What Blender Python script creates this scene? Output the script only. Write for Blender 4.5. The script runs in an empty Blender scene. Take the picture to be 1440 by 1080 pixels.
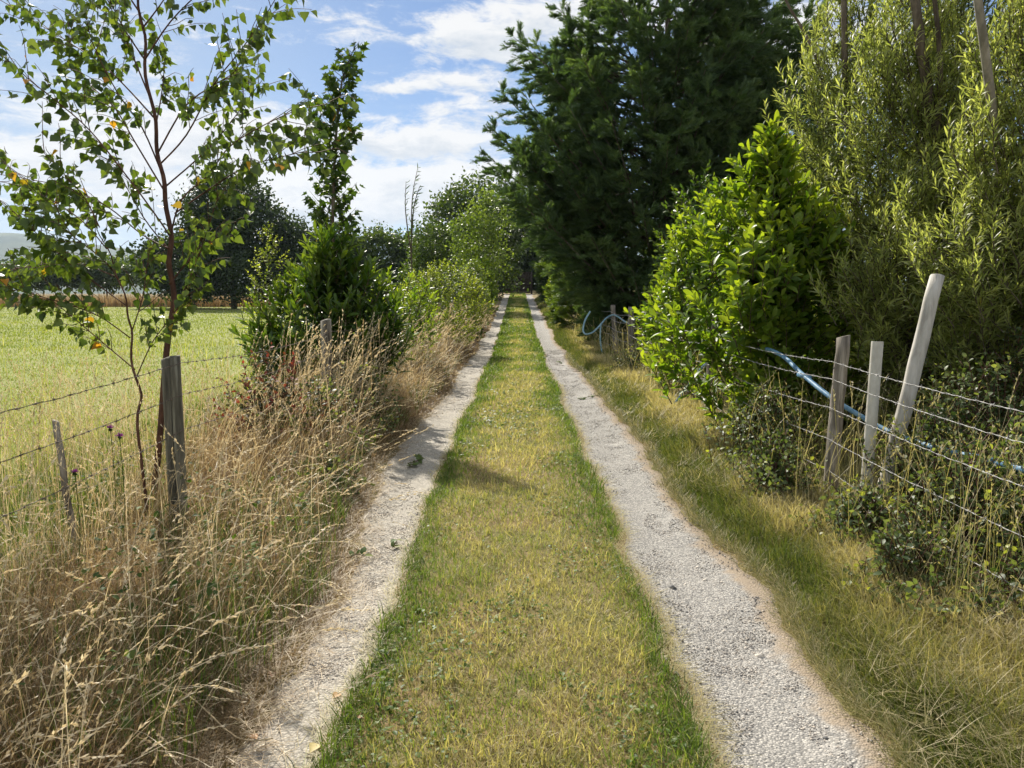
import bpy, math
import numpy as np
from mathutils import Matrix, Vector

scene = bpy.context.scene
COL = scene.collection
PI = math.pi
R = math.radians

# ------------------------------------------------------------------ camera geometry (photo is 1440 x 1080)
CAM = np.array([0.0, 0.0, 1.6])
FPX = 1082.0
PITCH = math.atan(128 / FPX)
YAW = math.atan(8 / FPX)
_cp, _sp = math.cos(PITCH), math.sin(PITCH)
_fw = np.array([-math.sin(YAW) * _cp, math.cos(YAW) * _cp, -_sp])
_rt = np.array([math.cos(YAW), math.sin(YAW), 0.0])
_up = np.cross(_rt, _fw)

def ray(px, py):
    return _fw + _rt * ((px - 720) / FPX) - _up * ((py - 540) / FPX)

def at(px, py, Y):
    d = ray(px, py)
    return CAM + d * (Y / d[1])

def at_ground(px, py):
    d = ray(px, py)
    return CAM + d * (-1.6 / d[2])

# ------------------------------------------------------------------ numpy noise and terrain
def _hash(i, j, s):
    h = (i * 374761393 + j * 668265263 + s * 1442695041) & 0xffffffff
    h = ((h ^ (h >> 13)) * 1274126177) & 0xffffffff
    return ((h ^ (h >> 16)) & 0xffff) / 65535.0

def vnoise(x, y, s=0):
    x = np.asarray(x, float); y = np.asarray(y, float)
    xi = np.floor(x).astype(np.int64); yi = np.floor(y).astype(np.int64)
    fx = x - xi; fy = y - yi
    fx = fx * fx * (3 - 2 * fx); fy = fy * fy * (3 - 2 * fy)
    a = _hash(xi, yi, s); b = _hash(xi + 1, yi, s); c = _hash(xi, yi + 1, s); d = _hash(xi + 1, yi + 1, s)
    return (a * (1 - fx) + b * fx) * (1 - fy) + (c * (1 - fx) + d * fx) * fy

def fbm(x, y, s=0, o=4):
    t = 0; a = .5; w = 0
    for k in range(o):
        t = t + a * vnoise(x * 2 ** k, y * 2 ** k, s + k * 7); w += a; a *= .55
    return t / w

def sstep(a, b, x):
    t = np.clip((x - a) / (b - a), 0, 1)
    return t * t * (3 - 2 * t)

def terrain(x, y):
    x = np.asarray(x, float); y = np.asarray(y, float)
    rise = 1.53 * np.clip((y - 22) / 48, 0, 1.15) ** 1.25 * sstep(-16, -4, x)
    dips = -.04 * np.exp(-((x + .95) / .26) ** 2) - .045 * np.exp(-((x - .96) / .27) ** 2)
    fade = 1 / (1 + (y / 60) ** 2)
    bank = .10 * sstep(1.2, 2.3, x) + .06 * sstep(-1.25, -2.1, x) + .025 * np.exp(-(x / .5) ** 2)
    micro = .03 * (fbm(x * 1.7, y * 1.7, 5, 3) - .5)
    return rise + dips + bank + micro * fade

# ------------------------------------------------------------------ materials
def new_mat(name):
    m = bpy.data.materials.new(name); m.use_nodes = True
    nt = m.node_tree; nt.nodes.clear()
    out = nt.nodes.new('ShaderNodeOutputMaterial')
    return m, nt, out

def node(nt, kind, **kw):
    n = nt.nodes.new(kind)
    for k, v in kw.items(): setattr(n, k, v)
    return n

def ramp(nt, stops, interp='LINEAR'):
    r = nt.nodes.new('ShaderNodeValToRGB')
    r.color_ramp.interpolation = interp
    e = r.color_ramp.elements
    while len(e) < len(stops): e.new(.5)
    for k, (p, c) in enumerate(stops):
        e[k].position = p; e[k].color = (*c, 1)
    return r

def spread(cols):
    n = len(cols)
    return [(k / (n - 1) if n > 1 else 0, c) for k, c in enumerate(cols)]

def leaf_mat(name, stops, transl=.45, rough=.45, spec=.35, tint=(1.5, 1.5, .55), noise=0):
    m, nt, out = new_mat(name)
    at_ = node(nt, 'ShaderNodeAttribute', attribute_name='rnd')
    r = ramp(nt, stops)
    src = at_.outputs['Fac']
    if noise:
        g = node(nt, 'ShaderNodeNewGeometry'); nz = node(nt, 'ShaderNodeTexNoise')
        nz.inputs['Scale'].default_value = noise; nz.inputs['Detail'].default_value = 2
        nt.links.new(g.outputs['Position'], nz.inputs['Vector'])
        ma = node(nt, 'ShaderNodeMath', operation='MULTIPLY_ADD')
        nt.links.new(nz.outputs['Fac'], ma.inputs[0]); ma.inputs[1].default_value = .9; ma.inputs[2].default_value = -.45
        ad = node(nt, 'ShaderNodeMath', operation='ADD', use_clamp=True)
        nt.links.new(src, ad.inputs[0]); nt.links.new(ma.outputs[0], ad.inputs[1]); src = ad.outputs[0]
    nt.links.new(src, r.inputs['Fac'])
    p = node(nt, 'ShaderNodeBsdfPrincipled')
    p.inputs['Roughness'].default_value = rough
    p.inputs['Specular IOR Level'].default_value = spec
    nt.links.new(r.outputs['Color'], p.inputs['Base Color'])
    mu = node(nt, 'ShaderNodeMixRGB', blend_type='MULTIPLY'); mu.inputs['Fac'].default_value = 1
    mu.inputs['Color2'].default_value = (*tint, 1)
    nt.links.new(r.outputs['Color'], mu.inputs['Color1'])
    t = node(nt, 'ShaderNodeBsdfTranslucent'); nt.links.new(mu.outputs['Color'], t.inputs['Color'])
    mx = node(nt, 'ShaderNodeMixShader'); mx.inputs['Fac'].default_value = transl
    nt.links.new(p.outputs[0], mx.inputs[1]); nt.links.new(t.outputs[0], mx.inputs[2])
    nt.links.new(mx.outputs[0], out.inputs['Surface'])
    return m

def noise_mat(name, stops, scale=8, stretch=(1, 1, 1), rough=.85, bump=.3, bscale=None, spec=.3, detail=6, dist=.01):
    """plain solid surface: object-space noise -> colour ramp, with bump"""
    m, nt, out = new_mat(name)
    tc = node(nt, 'ShaderNodeTexCoord'); mp = node(nt, 'ShaderNodeMapping')
    mp.inputs['Scale'].default_value = stretch
    nt.links.new(tc.outputs['Object'], mp.inputs['Vector'])
    nz = node(nt, 'ShaderNodeTexNoise'); nz.inputs['Scale'].default_value = scale
    nz.inputs['Detail'].default_value = detail; nz.inputs['Roughness'].default_value = .65
    nt.links.new(mp.outputs[0], nz.inputs['Vector'])
    r = ramp(nt, [(.5 + (q - .5) * .6, c) for q, c in stops]); nt.links.new(nz.outputs['Fac'], r.inputs['Fac'])
    p = node(nt, 'ShaderNodeBsdfPrincipled'); p.inputs['Roughness'].default_value = rough
    p.inputs['Specular IOR Level'].default_value = spec
    nt.links.new(r.outputs['Color'], p.inputs['Base Color'])
    if bump:
        n2 = node(nt, 'ShaderNodeTexNoise'); n2.inputs['Scale'].default_value = bscale or scale * 3
        n2.inputs['Detail'].default_value = 5
        nt.links.new(mp.outputs[0], n2.inputs['Vector'])
        b = node(nt, 'ShaderNodeBump'); b.inputs['Strength'].default_value = bump; b.inputs['Distance'].default_value = dist
        nt.links.new(n2.outputs['Fac'], b.inputs['Height']); nt.links.new(b.outputs[0], p.inputs['Normal'])
    nt.links.new(p.outputs[0], out.inputs['Surface'])
    return m

# ------------------------------------------------------------------ mesh collecting
class MB:
    def __init__(self): self.v = []; self.q = []; self.t = []; self.r = []; self.n = 0
    def add(self, V, quads=None, tris=None, rnd=0.5):
        V = np.asarray(V, float).reshape(-1, 3)
        if quads is not None and len(quads): self.q.append(np.asarray(quads, np.int64).reshape(-1, 4) + self.n)
        if tris is not None and len(tris): self.t.append(np.asarray(tris, np.int64).reshape(-1, 3) + self.n)
        self.v.append(V)
        self.r.append(np.broadcast_to(np.asarray(rnd, float), (len(V),)).copy() if np.ndim(rnd) == 0 else np.asarray(rnd, float))
        self.n += len(V)
    def build(self, name, mat, parent=None, smooth=False, origin=None):
        V = np.concatenate(self.v) if self.v else np.zeros((0, 3))
        if origin is not None: V = V - np.asarray(origin, float)
        q = np.concatenate(self.q) if self.q else np.zeros((0, 4), np.int64)
        t = np.concatenate(self.t) if self.t else np.zeros((0, 3), np.int64)
        me = bpy.data.meshes.new(name)
        me.vertices.add(len(V)); me.vertices.foreach_set('co', V.astype(np.float32).ravel())
        nl = q.size + t.size
        me.loops.add(nl)
        me.loops.foreach_set('vertex_index', np.concatenate([q.ravel(), t.ravel()]).astype(np.int32))
        me.polygons.add(len(q) + len(t))
        st = np.concatenate([np.arange(len(q)) * 4, q.size + np.arange(len(t)) * 3]).astype(np.int32)
        me.polygons.foreach_set('loop_start', st)
        if smooth: me.polygons.foreach_set('use_smooth', np.ones(len(q) + len(t), bool))
        me.update(calc_edges=True)
        a = me.attributes.new('rnd', 'FLOAT', 'POINT')
        a.data.foreach_set('value', np.clip(np.concatenate(self.r) if self.r else np.zeros(0), 0, 1).astype(np.float32))
        me.materials.append(mat)
        o = bpy.data.objects.new(name, me); COL.objects.link(o)
        if parent is not None: o.parent = parent
        elif origin is not None: o.location = tuple(map(float, origin))
        return o

def tag(o, label=None, cat=None, group=None, kind=None):
    if label: o['label'] = label
    if cat: o['category'] = cat
    if group: o['group'] = group
    if kind: o['kind'] = kind
    return o

def thing(name, label, cat, loc, group=None):
    o = bpy.data.objects.new(name, None); COL.objects.link(o)
    o.empty_display_size = .2; o.location = tuple(map(float, loc))
    return tag(o, label, cat, group)

def norm(a):
    return a / np.maximum(np.linalg.norm(a, axis=-1, keepdims=True), 1e-9)

def runit(rng, n):
    return norm(rng.normal(size=(n, 3)))

def scatter(mb, tmpl, pos, d, nrm, scale, rnd):
    """copies of a small template: local y runs along d, local z near nrm"""
    V, Q, T = tmpl
    N = len(pos)
    if N == 0: return
    y = norm(d); x = norm(np.cross(y, nrm)); z = np.cross(x, y)
    s = np.broadcast_to(np.asarray(scale, float), (N,) if np.ndim(scale) < 2 else (N, 3))
    if s.ndim == 1: s = np.repeat(s[:, None], 3, 1)
    W = pos[:, None, :] + V[None, :, 0:1] * (x * s[:, 0:1])[:, None] + V[None, :, 1:2] * (y * s[:, 1:2])[:, None] + V[None, :, 2:3] * (z * s[:, 2:3])[:, None]
    off = (np.arange(N) * len(V))[:, None, None]
    q = (Q[None] + off).reshape(-1, 4) if len(Q) else None
    t = (T[None] + off).reshape(-1, 3) if len(T) else None
    mb.add(W.reshape(-1, 3), q, t, np.repeat(np.broadcast_to(rnd, (N,)), len(V)))

def leaf_tmpl(prof, fold=.25, curl=-.15, stalk=0):
    """prof: (y, half width) stations. two half blades folded on the midrib, drooping to the tip"""
    V = []; Q = []; T = []
    if stalk:
        pass
    for (y, w) in prof:
        zc = curl * y * y
        V += [(-w, y + stalk, zc + fold * w), (0, y + stalk, zc), (w, y + stalk, zc + fold * w)]
    for k in range(len(prof) - 1):
        a = 3 * k
        Q += [(a, a + 1, a + 4, a + 3), (a + 1, a + 2, a + 5, a + 4)]
    V = np.array(V, float)
    if stalk:
        b = len(V); V = np.vstack([V, [(-.012, 0, 0), (.012, 0, 0), (.012, stalk + .05, 0), (-.012, stalk + .05, 0)]])
        Q.append((b, b + 1, b + 2, b + 3))
    return (V, np.array(Q), np.zeros((0, 3), np.int64))

def flat_tmpl(prof):
    """narrow blade with no midrib: one quad per station pair"""
    V = []; Q = []
    for (y, w, z) in prof: V += [(-w, y, z), (w, y, z)]
    for k in range(len(prof) - 1): Q.append((2 * k, 2 * k + 1, 2 * k + 3, 2 * k + 2))
    return (np.array(V, float), np.array(Q), np.zeros((0, 3), np.int64))

def fan_tmpl(pts, centre=(0, .45), cup=.1):
    V = [(centre[0], centre[1], -cup)] + [(x, y, cup * 2 * abs(x)) for x, y in pts]
    n = len(pts)
    T = [(0, 1 + k, 1 + (k + 1) % n) for k in range(n)]
    return (np.array(V, float), np.zeros((0, 4), np.int64), np.array(T))

BIRCH = [leaf_tmpl([(0, .03), (.1, .3), (.2, .44), (.27, .40), (.36, .42), (.44, .33), (.54, .32), (.66, .19), (.8, .11), (1, 0)], f, c, .28) for f, c in ((.3, -.2), (.05, -.35), (.5, -.1))]
LAUREL = [leaf_tmpl([(0, .02), (.15, .1), (.4, .19), (.65, .215), (.85, .14), (1, 0.01)], f, c) for f, c in ((.5, -.12), (.3, -.3), (.6, .08))]
LONGLEAF = [leaf_tmpl([(0, .02), (.25, .11), (.55, .135), (.8, .09), (1, .0)], f, c) for f, c in ((.5, -.1), (.35, -.3))]
OVAL = [leaf_tmpl([(0, .02), (.25, .26), (.55, .33), (.8, .2), (1, 0)], f, c) for f, c in ((.35, -.15), (.1, -.3))]
WILLOW = [flat_tmpl([(0, .025, 0), (.35, .075, .02 + b), (.7, .06, b * 1.5), (1, .004, c)]) for b, c in ((.03, -.1), (.0, -.22), (.05, .1))]
DIAMOND = [flat_tmpl([(0, .05, 0), (.45, .36, .06), (.8, .22, 0), (1, .02, -.12)])]
MAPLE = [fan_tmpl([(0, 0), (.16, .08), (.5, .05), (.36, .27), (.62, .5), (.3, .52), (.2, .66), (0, 1), (-.2, .66), (-.3, .52), (-.62, .5), (-.36, .27), (-.5, .05), (-.16, .08)])]
SPIKELET = [flat_tmpl([(0, .05, 0), (.4, .17, .03), (1, .01, 0)])]

def mix_scatter(mb, tmpls, rng, pos, d, nrm, scale, rnd):
    k = rng.integers(0, len(tmpls), len(pos))
    scale = np.asarray(scale, float); rnd = np.broadcast_to(rnd, (len(pos),))
    scale = np.broadcast_to(scale, (len(pos),)) if scale.ndim < 2 else scale
    for i, t in enumerate(tmpls):
        m = k == i
        scatter(mb, t, pos[m], d[m], nrm[m], scale[m], rnd[m])

def tube(mb, path, rad, sides=6, rnd=.5, cap=True):
    P = np.asarray(path, float); n = len(P)
    rad = np.broadcast_to(np.asarray(rad, float), (n,))
    tg = np.gradient(P, axis=0) if n > 2 else np.repeat((P[1:] - P[:1]), n, 0)
    tg = norm(tg)
    ref = np.array([0, 0, 1.0]) if abs(norm(P[-1] - P[0])[2]) < .8 else np.array([1.0, .2, 0])
    a = norm(np.cross(tg, ref)); b = np.cross(tg, a)
    th = np.arange(sides) / sides * 2 * PI
    ring = P[:, None] + rad[:, None, None] * (np.cos(th)[None, :, None] * a[:, None] + np.sin(th)[None, :, None] * b[:, None])
    i = np.arange(n - 1)[:, None] * sides; j = np.arange(sides)[None]; j2 = (j + 1) % sides
    Q = np.stack([i + j, i + j2, i + sides + j2, i + sides + j], -1).reshape(-1, 4)
    V = ring.reshape(-1, 3); T = []
    if cap:
        V = np.vstack([V, P[0], P[-1]]); m = n * sides
        T = [(m, (k + 1) % sides, k) for k in range(sides)] + [(m + 1, (n - 1) * sides + k, (n - 1) * sides + (k + 1) % sides) for k in range(sides)]
    mb.add(V, Q, T, rnd)

def smooth_path(pts, n=4):
    P = np.asarray(pts, float); out = []
    m = len(P)
    for k in range(m - 1):
        p0 = P[max(k - 1, 0)]; p1 = P[k]; p2 = P[k + 1]; p3 = P[min(k + 2, m - 1)]
        for s in np.arange(n) / n:
            out.append(.5 * ((2 * p1) + (-p0 + p2) * s + (2 * p0 - 5 * p1 + 4 * p2 - p3) * s * s + (-p0 + 3 * p1 - 3 * p2 + p3) * s ** 3))
    out.append(P[-1])
    return np.array(out)

def walk(path, s):
    """points and tangents at fractions s of a polyline"""
    P = np.asarray(path, float)
    L = np.concatenate([[0], np.cumsum(np.linalg.norm(np.diff(P, axis=0), axis=1))])
    u = np.asarray(s) * L[-1]
    X = np.stack([np.interp(u, L, P[:, k]) for k in range(3)], -1)
    i = np.clip(np.searchsorted(L, u, 'right') - 1, 0, len(P) - 2)
    return X, norm(P[i + 1] - P[i])

def blades(mb, root, az, length, lean, curl, width, rnd, K=4, prof=None, twist=None, power=1.5, tipvar=0):
    """curved strips. lean = angle from vertical at the root, curl = angle added by the tip. returns centre lines (N,K+1,3)"""
    N = len(root)
    t = np.linspace(0, 1, K + 1)
    if prof is None: prof = np.clip(1.05 - t ** 2, .06, 1)
    ang = lean[:, None] + curl[:, None] * t[None, :-1] ** power
    st = length[:, None] / K
    h = np.concatenate([np.zeros((N, 1)), np.cumsum(np.sin(ang) * st, 1)], 1)
    v = np.concatenate([np.zeros((N, 1)), np.cumsum(np.cos(ang) * st, 1)], 1)
    ca, sa = np.cos(az)[:, None], np.sin(az)[:, None]
    C = np.stack([root[:, 0:1] + h * ca, root[:, 1:2] + h * sa, root[:, 2:3] + v], -1)
    if twist is None: twist = np.zeros(N)
    sd = np.stack([-np.sin(az + twist), np.cos(az + twist), np.zeros(N)], -1)
    w = (width[:, None] * np.asarray(prof)[None] * .5)[..., None]
    A = C - sd[:, None] * w; B = C + sd[:, None] * w
    V = np.stack([A, B], 2).reshape(N, -1, 3)
    k = np.arange(K)[None, :] * 2 + (np.arange(N) * 2 * (K + 1))[:, None]
    Q = np.stack([k, k + 1, k + 3, k + 2], -1).reshape(-1, 4)
    rr = np.repeat(np.broadcast_to(rnd, (N,)), 2 * (K + 1))
    if tipvar: rr = rr + np.tile(np.repeat(t, 2), N) * tipvar
    mb.add(V.reshape(-1, 3), Q, None, rr)
    return C

def box(mb, c, sx, sy, sz, rot=0, rnd=.5):
    x, y, z = sx / 2, sy / 2, sz / 2
    V = np.array([(-x, -y, -z), (x, -y, -z), (x, y, -z), (-x, y, -z), (-x, -y, z), (x, -y, z), (x, y, z), (-x, y, z)])
    ca, sa = math.cos(rot), math.sin(rot)
    V = V @ np.array([[ca, sa, 0], [-sa, ca, 0], [0, 0, 1]])
    mb.add(V + np.asarray(c, float), [(0, 3, 2, 1), (4, 5, 6, 7), (0, 1, 5, 4), (1, 2, 6, 5), (2, 3, 7, 6), (3, 0, 4, 7)], None, rnd)
# ------------------------------------------------------------------ camera, sun, sky
cam = bpy.data.cameras.new('camera'); camo = bpy.data.objects.new('camera', cam); COL.objects.link(camo)
cam.sensor_fit = 'HORIZONTAL'; cam.sensor_width = 36; cam.lens = FPX / 1440 * 36
cam.clip_start = .05; cam.clip_end = 20000
camo.matrix_world = Matrix(((_rt[0], _up[0], -_fw[0], CAM[0]), (_rt[1], _up[1], -_fw[1], CAM[1]), (_rt[2], _up[2], -_fw[2], CAM[2]), (0, 0, 0, 1)))
scene.camera = camo

SUN_AZ = R(-21.5)      # measured from +Y towards +X
SUN_EL = R(38)
sl = bpy.data.lights.new('sun', 'SUN'); sl.energy = 5.0; sl.angle = R(.55); sl.color = (1, .93, .82)
so = bpy.data.objects.new('sun', sl); COL.objects.link(so)
sdir = Vector((math.sin(SUN_AZ) * math.cos(SUN_EL), math.cos(SUN_AZ) * math.cos(SUN_EL), math.sin(SUN_EL)))
so.rotation_euler = sdir.to_track_quat('Z', 'Y').to_euler(); so.location = (-5, 20, 25)

w = bpy.data.worlds.new('World'); scene.world = w; w.use_nodes = True
nt = w.node_tree; nt.nodes.clear()
L = nt.links.new
wo = node(nt, 'ShaderNodeOutputWorld'); bg = node(nt, 'ShaderNodeBackground'); L(bg.outputs[0], wo.inputs[0])
SKY_STRENGTH = .10
bg.inputs['Strength'].default_value = SKY_STRENGTH
sky = node(nt, 'ShaderNodeTexSky', sky_type='NISHITA'); sky.sun_disc = False
sky.sun_elevation = SUN_EL; sky.sun_rotation = SUN_AZ; sky.air_density = 1.0; sky.dust_density = 0.0; sky.ozone_density = 4.0
tc = node(nt, 'ShaderNodeTexCoord'); sep = node(nt, 'ShaderNodeSeparateXYZ'); L(tc.outputs['Generated'], sep.inputs[0])

def mth(op, a, b=None, c=None, clamp=False):
    n = node(nt, 'ShaderNodeMath', operation=op, use_clamp=clamp)
    for k, s in enumerate((a, b, c)):
        if s is None: continue
        if isinstance(s, (int, float)): n.inputs[k].default_value = s
        else: L(s, n.inputs[k])
    return n.outputs[0]

def wnoise(sx, sy, sz, scale, detail=5, rough=.6, off=(0, 0, 0), dist=0):
    cb = node(nt, 'ShaderNodeCombineXYZ')
    for k, s in enumerate((sx, sy, sz)):
        if isinstance(s, (int, float)): cb.inputs[k].default_value = s
        else: L(s, cb.inputs[k])
    mp = node(nt, 'ShaderNodeMapping'); mp.inputs['Location'].default_value = off; L(cb.outputs[0], mp.inputs[0])
    n = node(nt, 'ShaderNodeTexNoise'); n.inputs['Scale'].default_value = scale; n.inputs['Detail'].default_value = detail
    n.inputs['Roughness'].default_value = rough; n.inputs['Distortion'].default_value = dist
    L(mp.outputs[0], n.inputs['Vector'])
    return n.outputs['Fac']

az = mth('ARCTAN2', sep.outputs[0], sep.outputs[1])
el = mth('ARCSINE', sep.outputs[2])
elc = mth('MAXIMUM', el, 0.0)
# cloud banks: centre (photo pixel), half sizes in radians, weight
banks = [(655, 58, .085, .026, .62), (745, 20, .08, .035, .5), (560, 120, .05, .010, .42), (655, 112, .065, .012, .45),
         (660, 152, .08, .020, .50), (600, 200, .12, .020, .66), (560, 262, .14, .022, .62), (690, 246, .1, .018, .6), (480, 300, .25, .025, .55), (420, 190, .10, .018, .45),
         (490, 22, .055, .020, .34), (430, 58, .06, .010, .30), (120, 130, .20, .045, .30), (60, 215, .22, .035, .5), (300, 190, .13, .03, .38),
         (180, 30, .14, .03, .25), (330, 285, .2, .04, .45), (1120, 40, .09, .05, .55), (1290, 90, .12, .05, .5), (905, 10, .1, .05, .5)]
warp = mth('MULTIPLY_ADD', wnoise(az, mth('MULTIPLY', el, 2.2), 0.0, 9, 5, .62, (3, 1, 0)), .10, -.05)
warp2 = mth('MULTIPLY_ADD', wnoise(az, mth('MULTIPLY', el, 2.2), 0.0, 11, 5, .62, (9, 5, 2)), .05, -.025)
azw = mth('ADD', az, warp); elw = mth('ADD', el, warp2)
tot = None
shade = None
for (px, py, ra, re, wt) in banks:
    d = ray(px, py); d = d / np.linalg.norm(d)
    a0 = math.atan2(d[0], d[1]); e0 = math.asin(d[2])
    u = mth('MULTIPLY_ADD', azw, 1 / ra, -a0 / ra); v = mth('MULTIPLY_ADD', elw, 1 / re, -e0 / re)
    r2 = mth('ADD', mth('MULTIPLY', u, u), mth('MULTIPLY', v, v))
    g = mth('MULTIPLY', mth('POWER', 2.718, mth('MULTIPLY', r2, -1.0)), wt)
    tot = g if tot is None else mth('ADD', tot, g)
    sh = mth('MULTIPLY', g, mth('MULTIPLY', v, -1.0))       # the underside of each bank
    shade = sh if shade is None else mth('ADD', shade, sh)
n1 = wnoise(az, mth('MULTIPLY', el, 2.6), 0.0, 17, 9, .68, (1, 2, 3), .35)
n2 = wnoise(mth('MULTIPLY', az, .8), mth('MULTIPLY', el, 4.5), 0.0, 7, 6, .6, (5, 1, 7), .6)
n3 = wnoise(az, mth('MULTIPLY', el, 1.8), 0.0, 3.2, 5, .55, (2, 8, 1))
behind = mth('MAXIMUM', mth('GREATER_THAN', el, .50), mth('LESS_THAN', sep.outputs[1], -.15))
fill_clouds = mth('MULTIPLY', mth('SUBTRACT', n3, .40, clamp=True), behind)   # unseen clouds overhead and behind the camera, added as fill light
dens = mth('ADD', mth('ADD', tot, mth('MULTIPLY_ADD', n1, 1.5, -.75)), mth('MULTIPLY', fill_clouds, 4.0))
mr = node(nt, 'ShaderNodeMapRange', interpolation_type='SMOOTHSTEP'); L(dens, mr.inputs[0])
mr.inputs[1].default_value = .16; mr.inputs[2].default_value = .58
wisp = node(nt, 'ShaderNodeMapRange', interpolation_type='SMOOTHSTEP'); L(n2, wisp.inputs[0])
wisp.inputs[1].default_value = .50; wisp.inputs[2].default_value = .80; wisp.inputs[4].default_value = .30
hz = mth('POWER', 2.718, mth('MULTIPLY', elc, -9.0))        # thin layer that whitens towards the horizon
leftw = node(nt, 'ShaderNodeMapRange', interpolation_type='SMOOTHSTEP'); L(az, leftw.inputs[0])
leftw.inputs[1].default_value = -.05; leftw.inputs[2].default_value = -.5; leftw.inputs[3].default_value = 0; leftw.inputs[4].default_value = .38
veil = mth('ADD', mth('MULTIPLY_ADD', hz, .58, .13), mth('ADD', wisp.outputs[0], leftw.outputs[0]), clamp=True)
sh_c = mth('MULTIPLY', mth('ADD', mth('MULTIPLY', shade, 1.5), mth('MULTIPLY_ADD', n1, -2.4, 1.4)), mr.outputs[0], clamp=True)
cc = node(nt, 'ShaderNodeMixRGB'); L(sh_c, cc.inputs['Fac'])
CLOUD = 5.8
cc.inputs['Color1'].default_value = (CLOUD, CLOUD * 1.0, CLOUD * 1.0, 1); cc.inputs['Color2'].default_value = (CLOUD * .60, CLOUD * .68, CLOUD * .78, 1)
bright = node(nt, 'ShaderNodeMixRGB', blend_type='MULTIPLY'); L(behind, bright.inputs['Fac']); bright.inputs['Color2'].default_value = (1.15, 1.13, 1.1, 1); L(cc.outputs[0], bright.inputs['Color1'])   # the added out-of-frame clouds made brighter to lift the shadows
vl = node(nt, 'ShaderNodeMixRGB'); L(veil, vl.inputs['Fac']); vl.inputs['Color2'].default_value = (CLOUD * .66, CLOUD * .76, CLOUD * .87, 1)
mx = node(nt, 'ShaderNodeMixRGB'); L(mr.outputs[0], mx.inputs['Fac'])
deep = node(nt, 'ShaderNodeMixRGB', blend_type='MULTIPLY'); deep.inputs['Fac'].default_value = 1; deep.inputs['Color2'].default_value = (.46, .53, .62, 1)
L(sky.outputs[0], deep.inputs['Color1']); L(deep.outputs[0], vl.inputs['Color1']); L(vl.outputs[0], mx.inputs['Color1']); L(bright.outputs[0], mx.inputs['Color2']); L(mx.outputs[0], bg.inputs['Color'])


scene.view_settings.view_transform = 'Standard'; scene.view_settings.look = 'None'
scene.view_settings.gamma = 1; scene.view_settings.exposure = 0.66
scene.render.film_transparent = False
cy = scene.cycles
cy.use_denoising = True
try: cy.denoiser = 'OPENIMAGEDENOISE'
except Exception: pass
cy.use_adaptive_sampling = True; cy.adaptive_threshold = .02
cy.max_bounces = 5; cy.diffuse_bounces = 4; cy.glossy_bounces = 2; cy.transmission_bounces = 5; cy.transparent_max_bounces = 4
cy.sample_clamp_indirect = 6; cy.caustics_reflective = False; cy.caustics_refractive = False

# ------------------------------------------------------------------ ground sheets
def graded(lo, hi, dense, step, grow):
    a = [0.0]
    def side(end, d0, s):
        out = []; x = d0; st = step
        while x < end: out.append(x); x += st; st *= grow
        out.append(end)
        return out
    core = list(np.arange(dense[0], dense[1], step))
    left = [dense[0] - (v) for v in side(dense[0] - lo, step, 1)][::-1]
    right = [dense[1] + v for v in side(hi - dense[1], 0, 1)]
    return np.unique(np.round(np.array(left + core + right), 5))

def sheet(xs, ys, off, name, mat, mask=None):
    X, Y = np.meshgrid(xs, ys); Z = terrain(X, Y) + off
    mb = MB(); nx = len(xs)
    i, j = np.meshgrid(np.arange(len(ys) - 1), np.arange(nx - 1), indexing='ij')
    a = (i * nx + j).ravel()
    mb.add(np.stack([X, Y, Z], -1).reshape(-1, 3), np.stack([a, a + 1, a + nx + 1, a + nx], -1))
    return mb.build(name, mat, smooth=True)

def ground_mat(name, cols_a, cols_b, mixscale=.8, fine=30, bump=.6):
    m, nt, out = new_mat(name)
    tc = node(nt, 'ShaderNodeTexCoord')
    def nz(sc, det=6):
        n = node(nt, 'ShaderNodeTexNoise'); n.inputs['Scale'].default_value = sc; n.inputs['Detail'].default_value = det; n.inputs['Roughness'].default_value = .65
        nt.links.new(tc.outputs['Object'], n.inputs['Vector']); return n
    f = nz(fine, 8); g = nz(mixscale, 4)
    ra = ramp(nt, spread(cols_a)); rb = ramp(nt, spread(cols_b))
    for r in (ra, rb): nt.links.new(f.outputs['Fac'], r.inputs['Fac'])
    rm = ramp(nt, [(.4, (0, 0, 0)), (.6, (1, 1, 1))]); nt.links.new(g.outputs['Fac'], rm.inputs['Fac'])
    mx = node(nt, 'ShaderNodeMixRGB'); nt.links.new(rm.outputs[0], mx.inputs['Fac'])
    nt.links.new(ra.outputs[0], mx.inputs['Color1']); nt.links.new(rb.outputs[0], mx.inputs['Color2'])
    p = node(nt, 'ShaderNodeBsdfPrincipled'); p.inputs['Roughness'].default_value = .95; p.inputs['Specular IOR Level'].default_value = .1
    nt.links.new(mx.outputs[0], p.inputs['Base Color'])
    b = node(nt, 'ShaderNodeBump'); b.inputs['Strength'].default_value = bump; b.inputs['Distance'].default_value = .02
    nt.links.new(f.outputs['Fac'], b.inputs['Height']); nt.links.new(b.outputs[0], p.inputs['Normal'])
    nt.links.new(p.outputs[0], out.inputs['Surface'])
    return m

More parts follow.
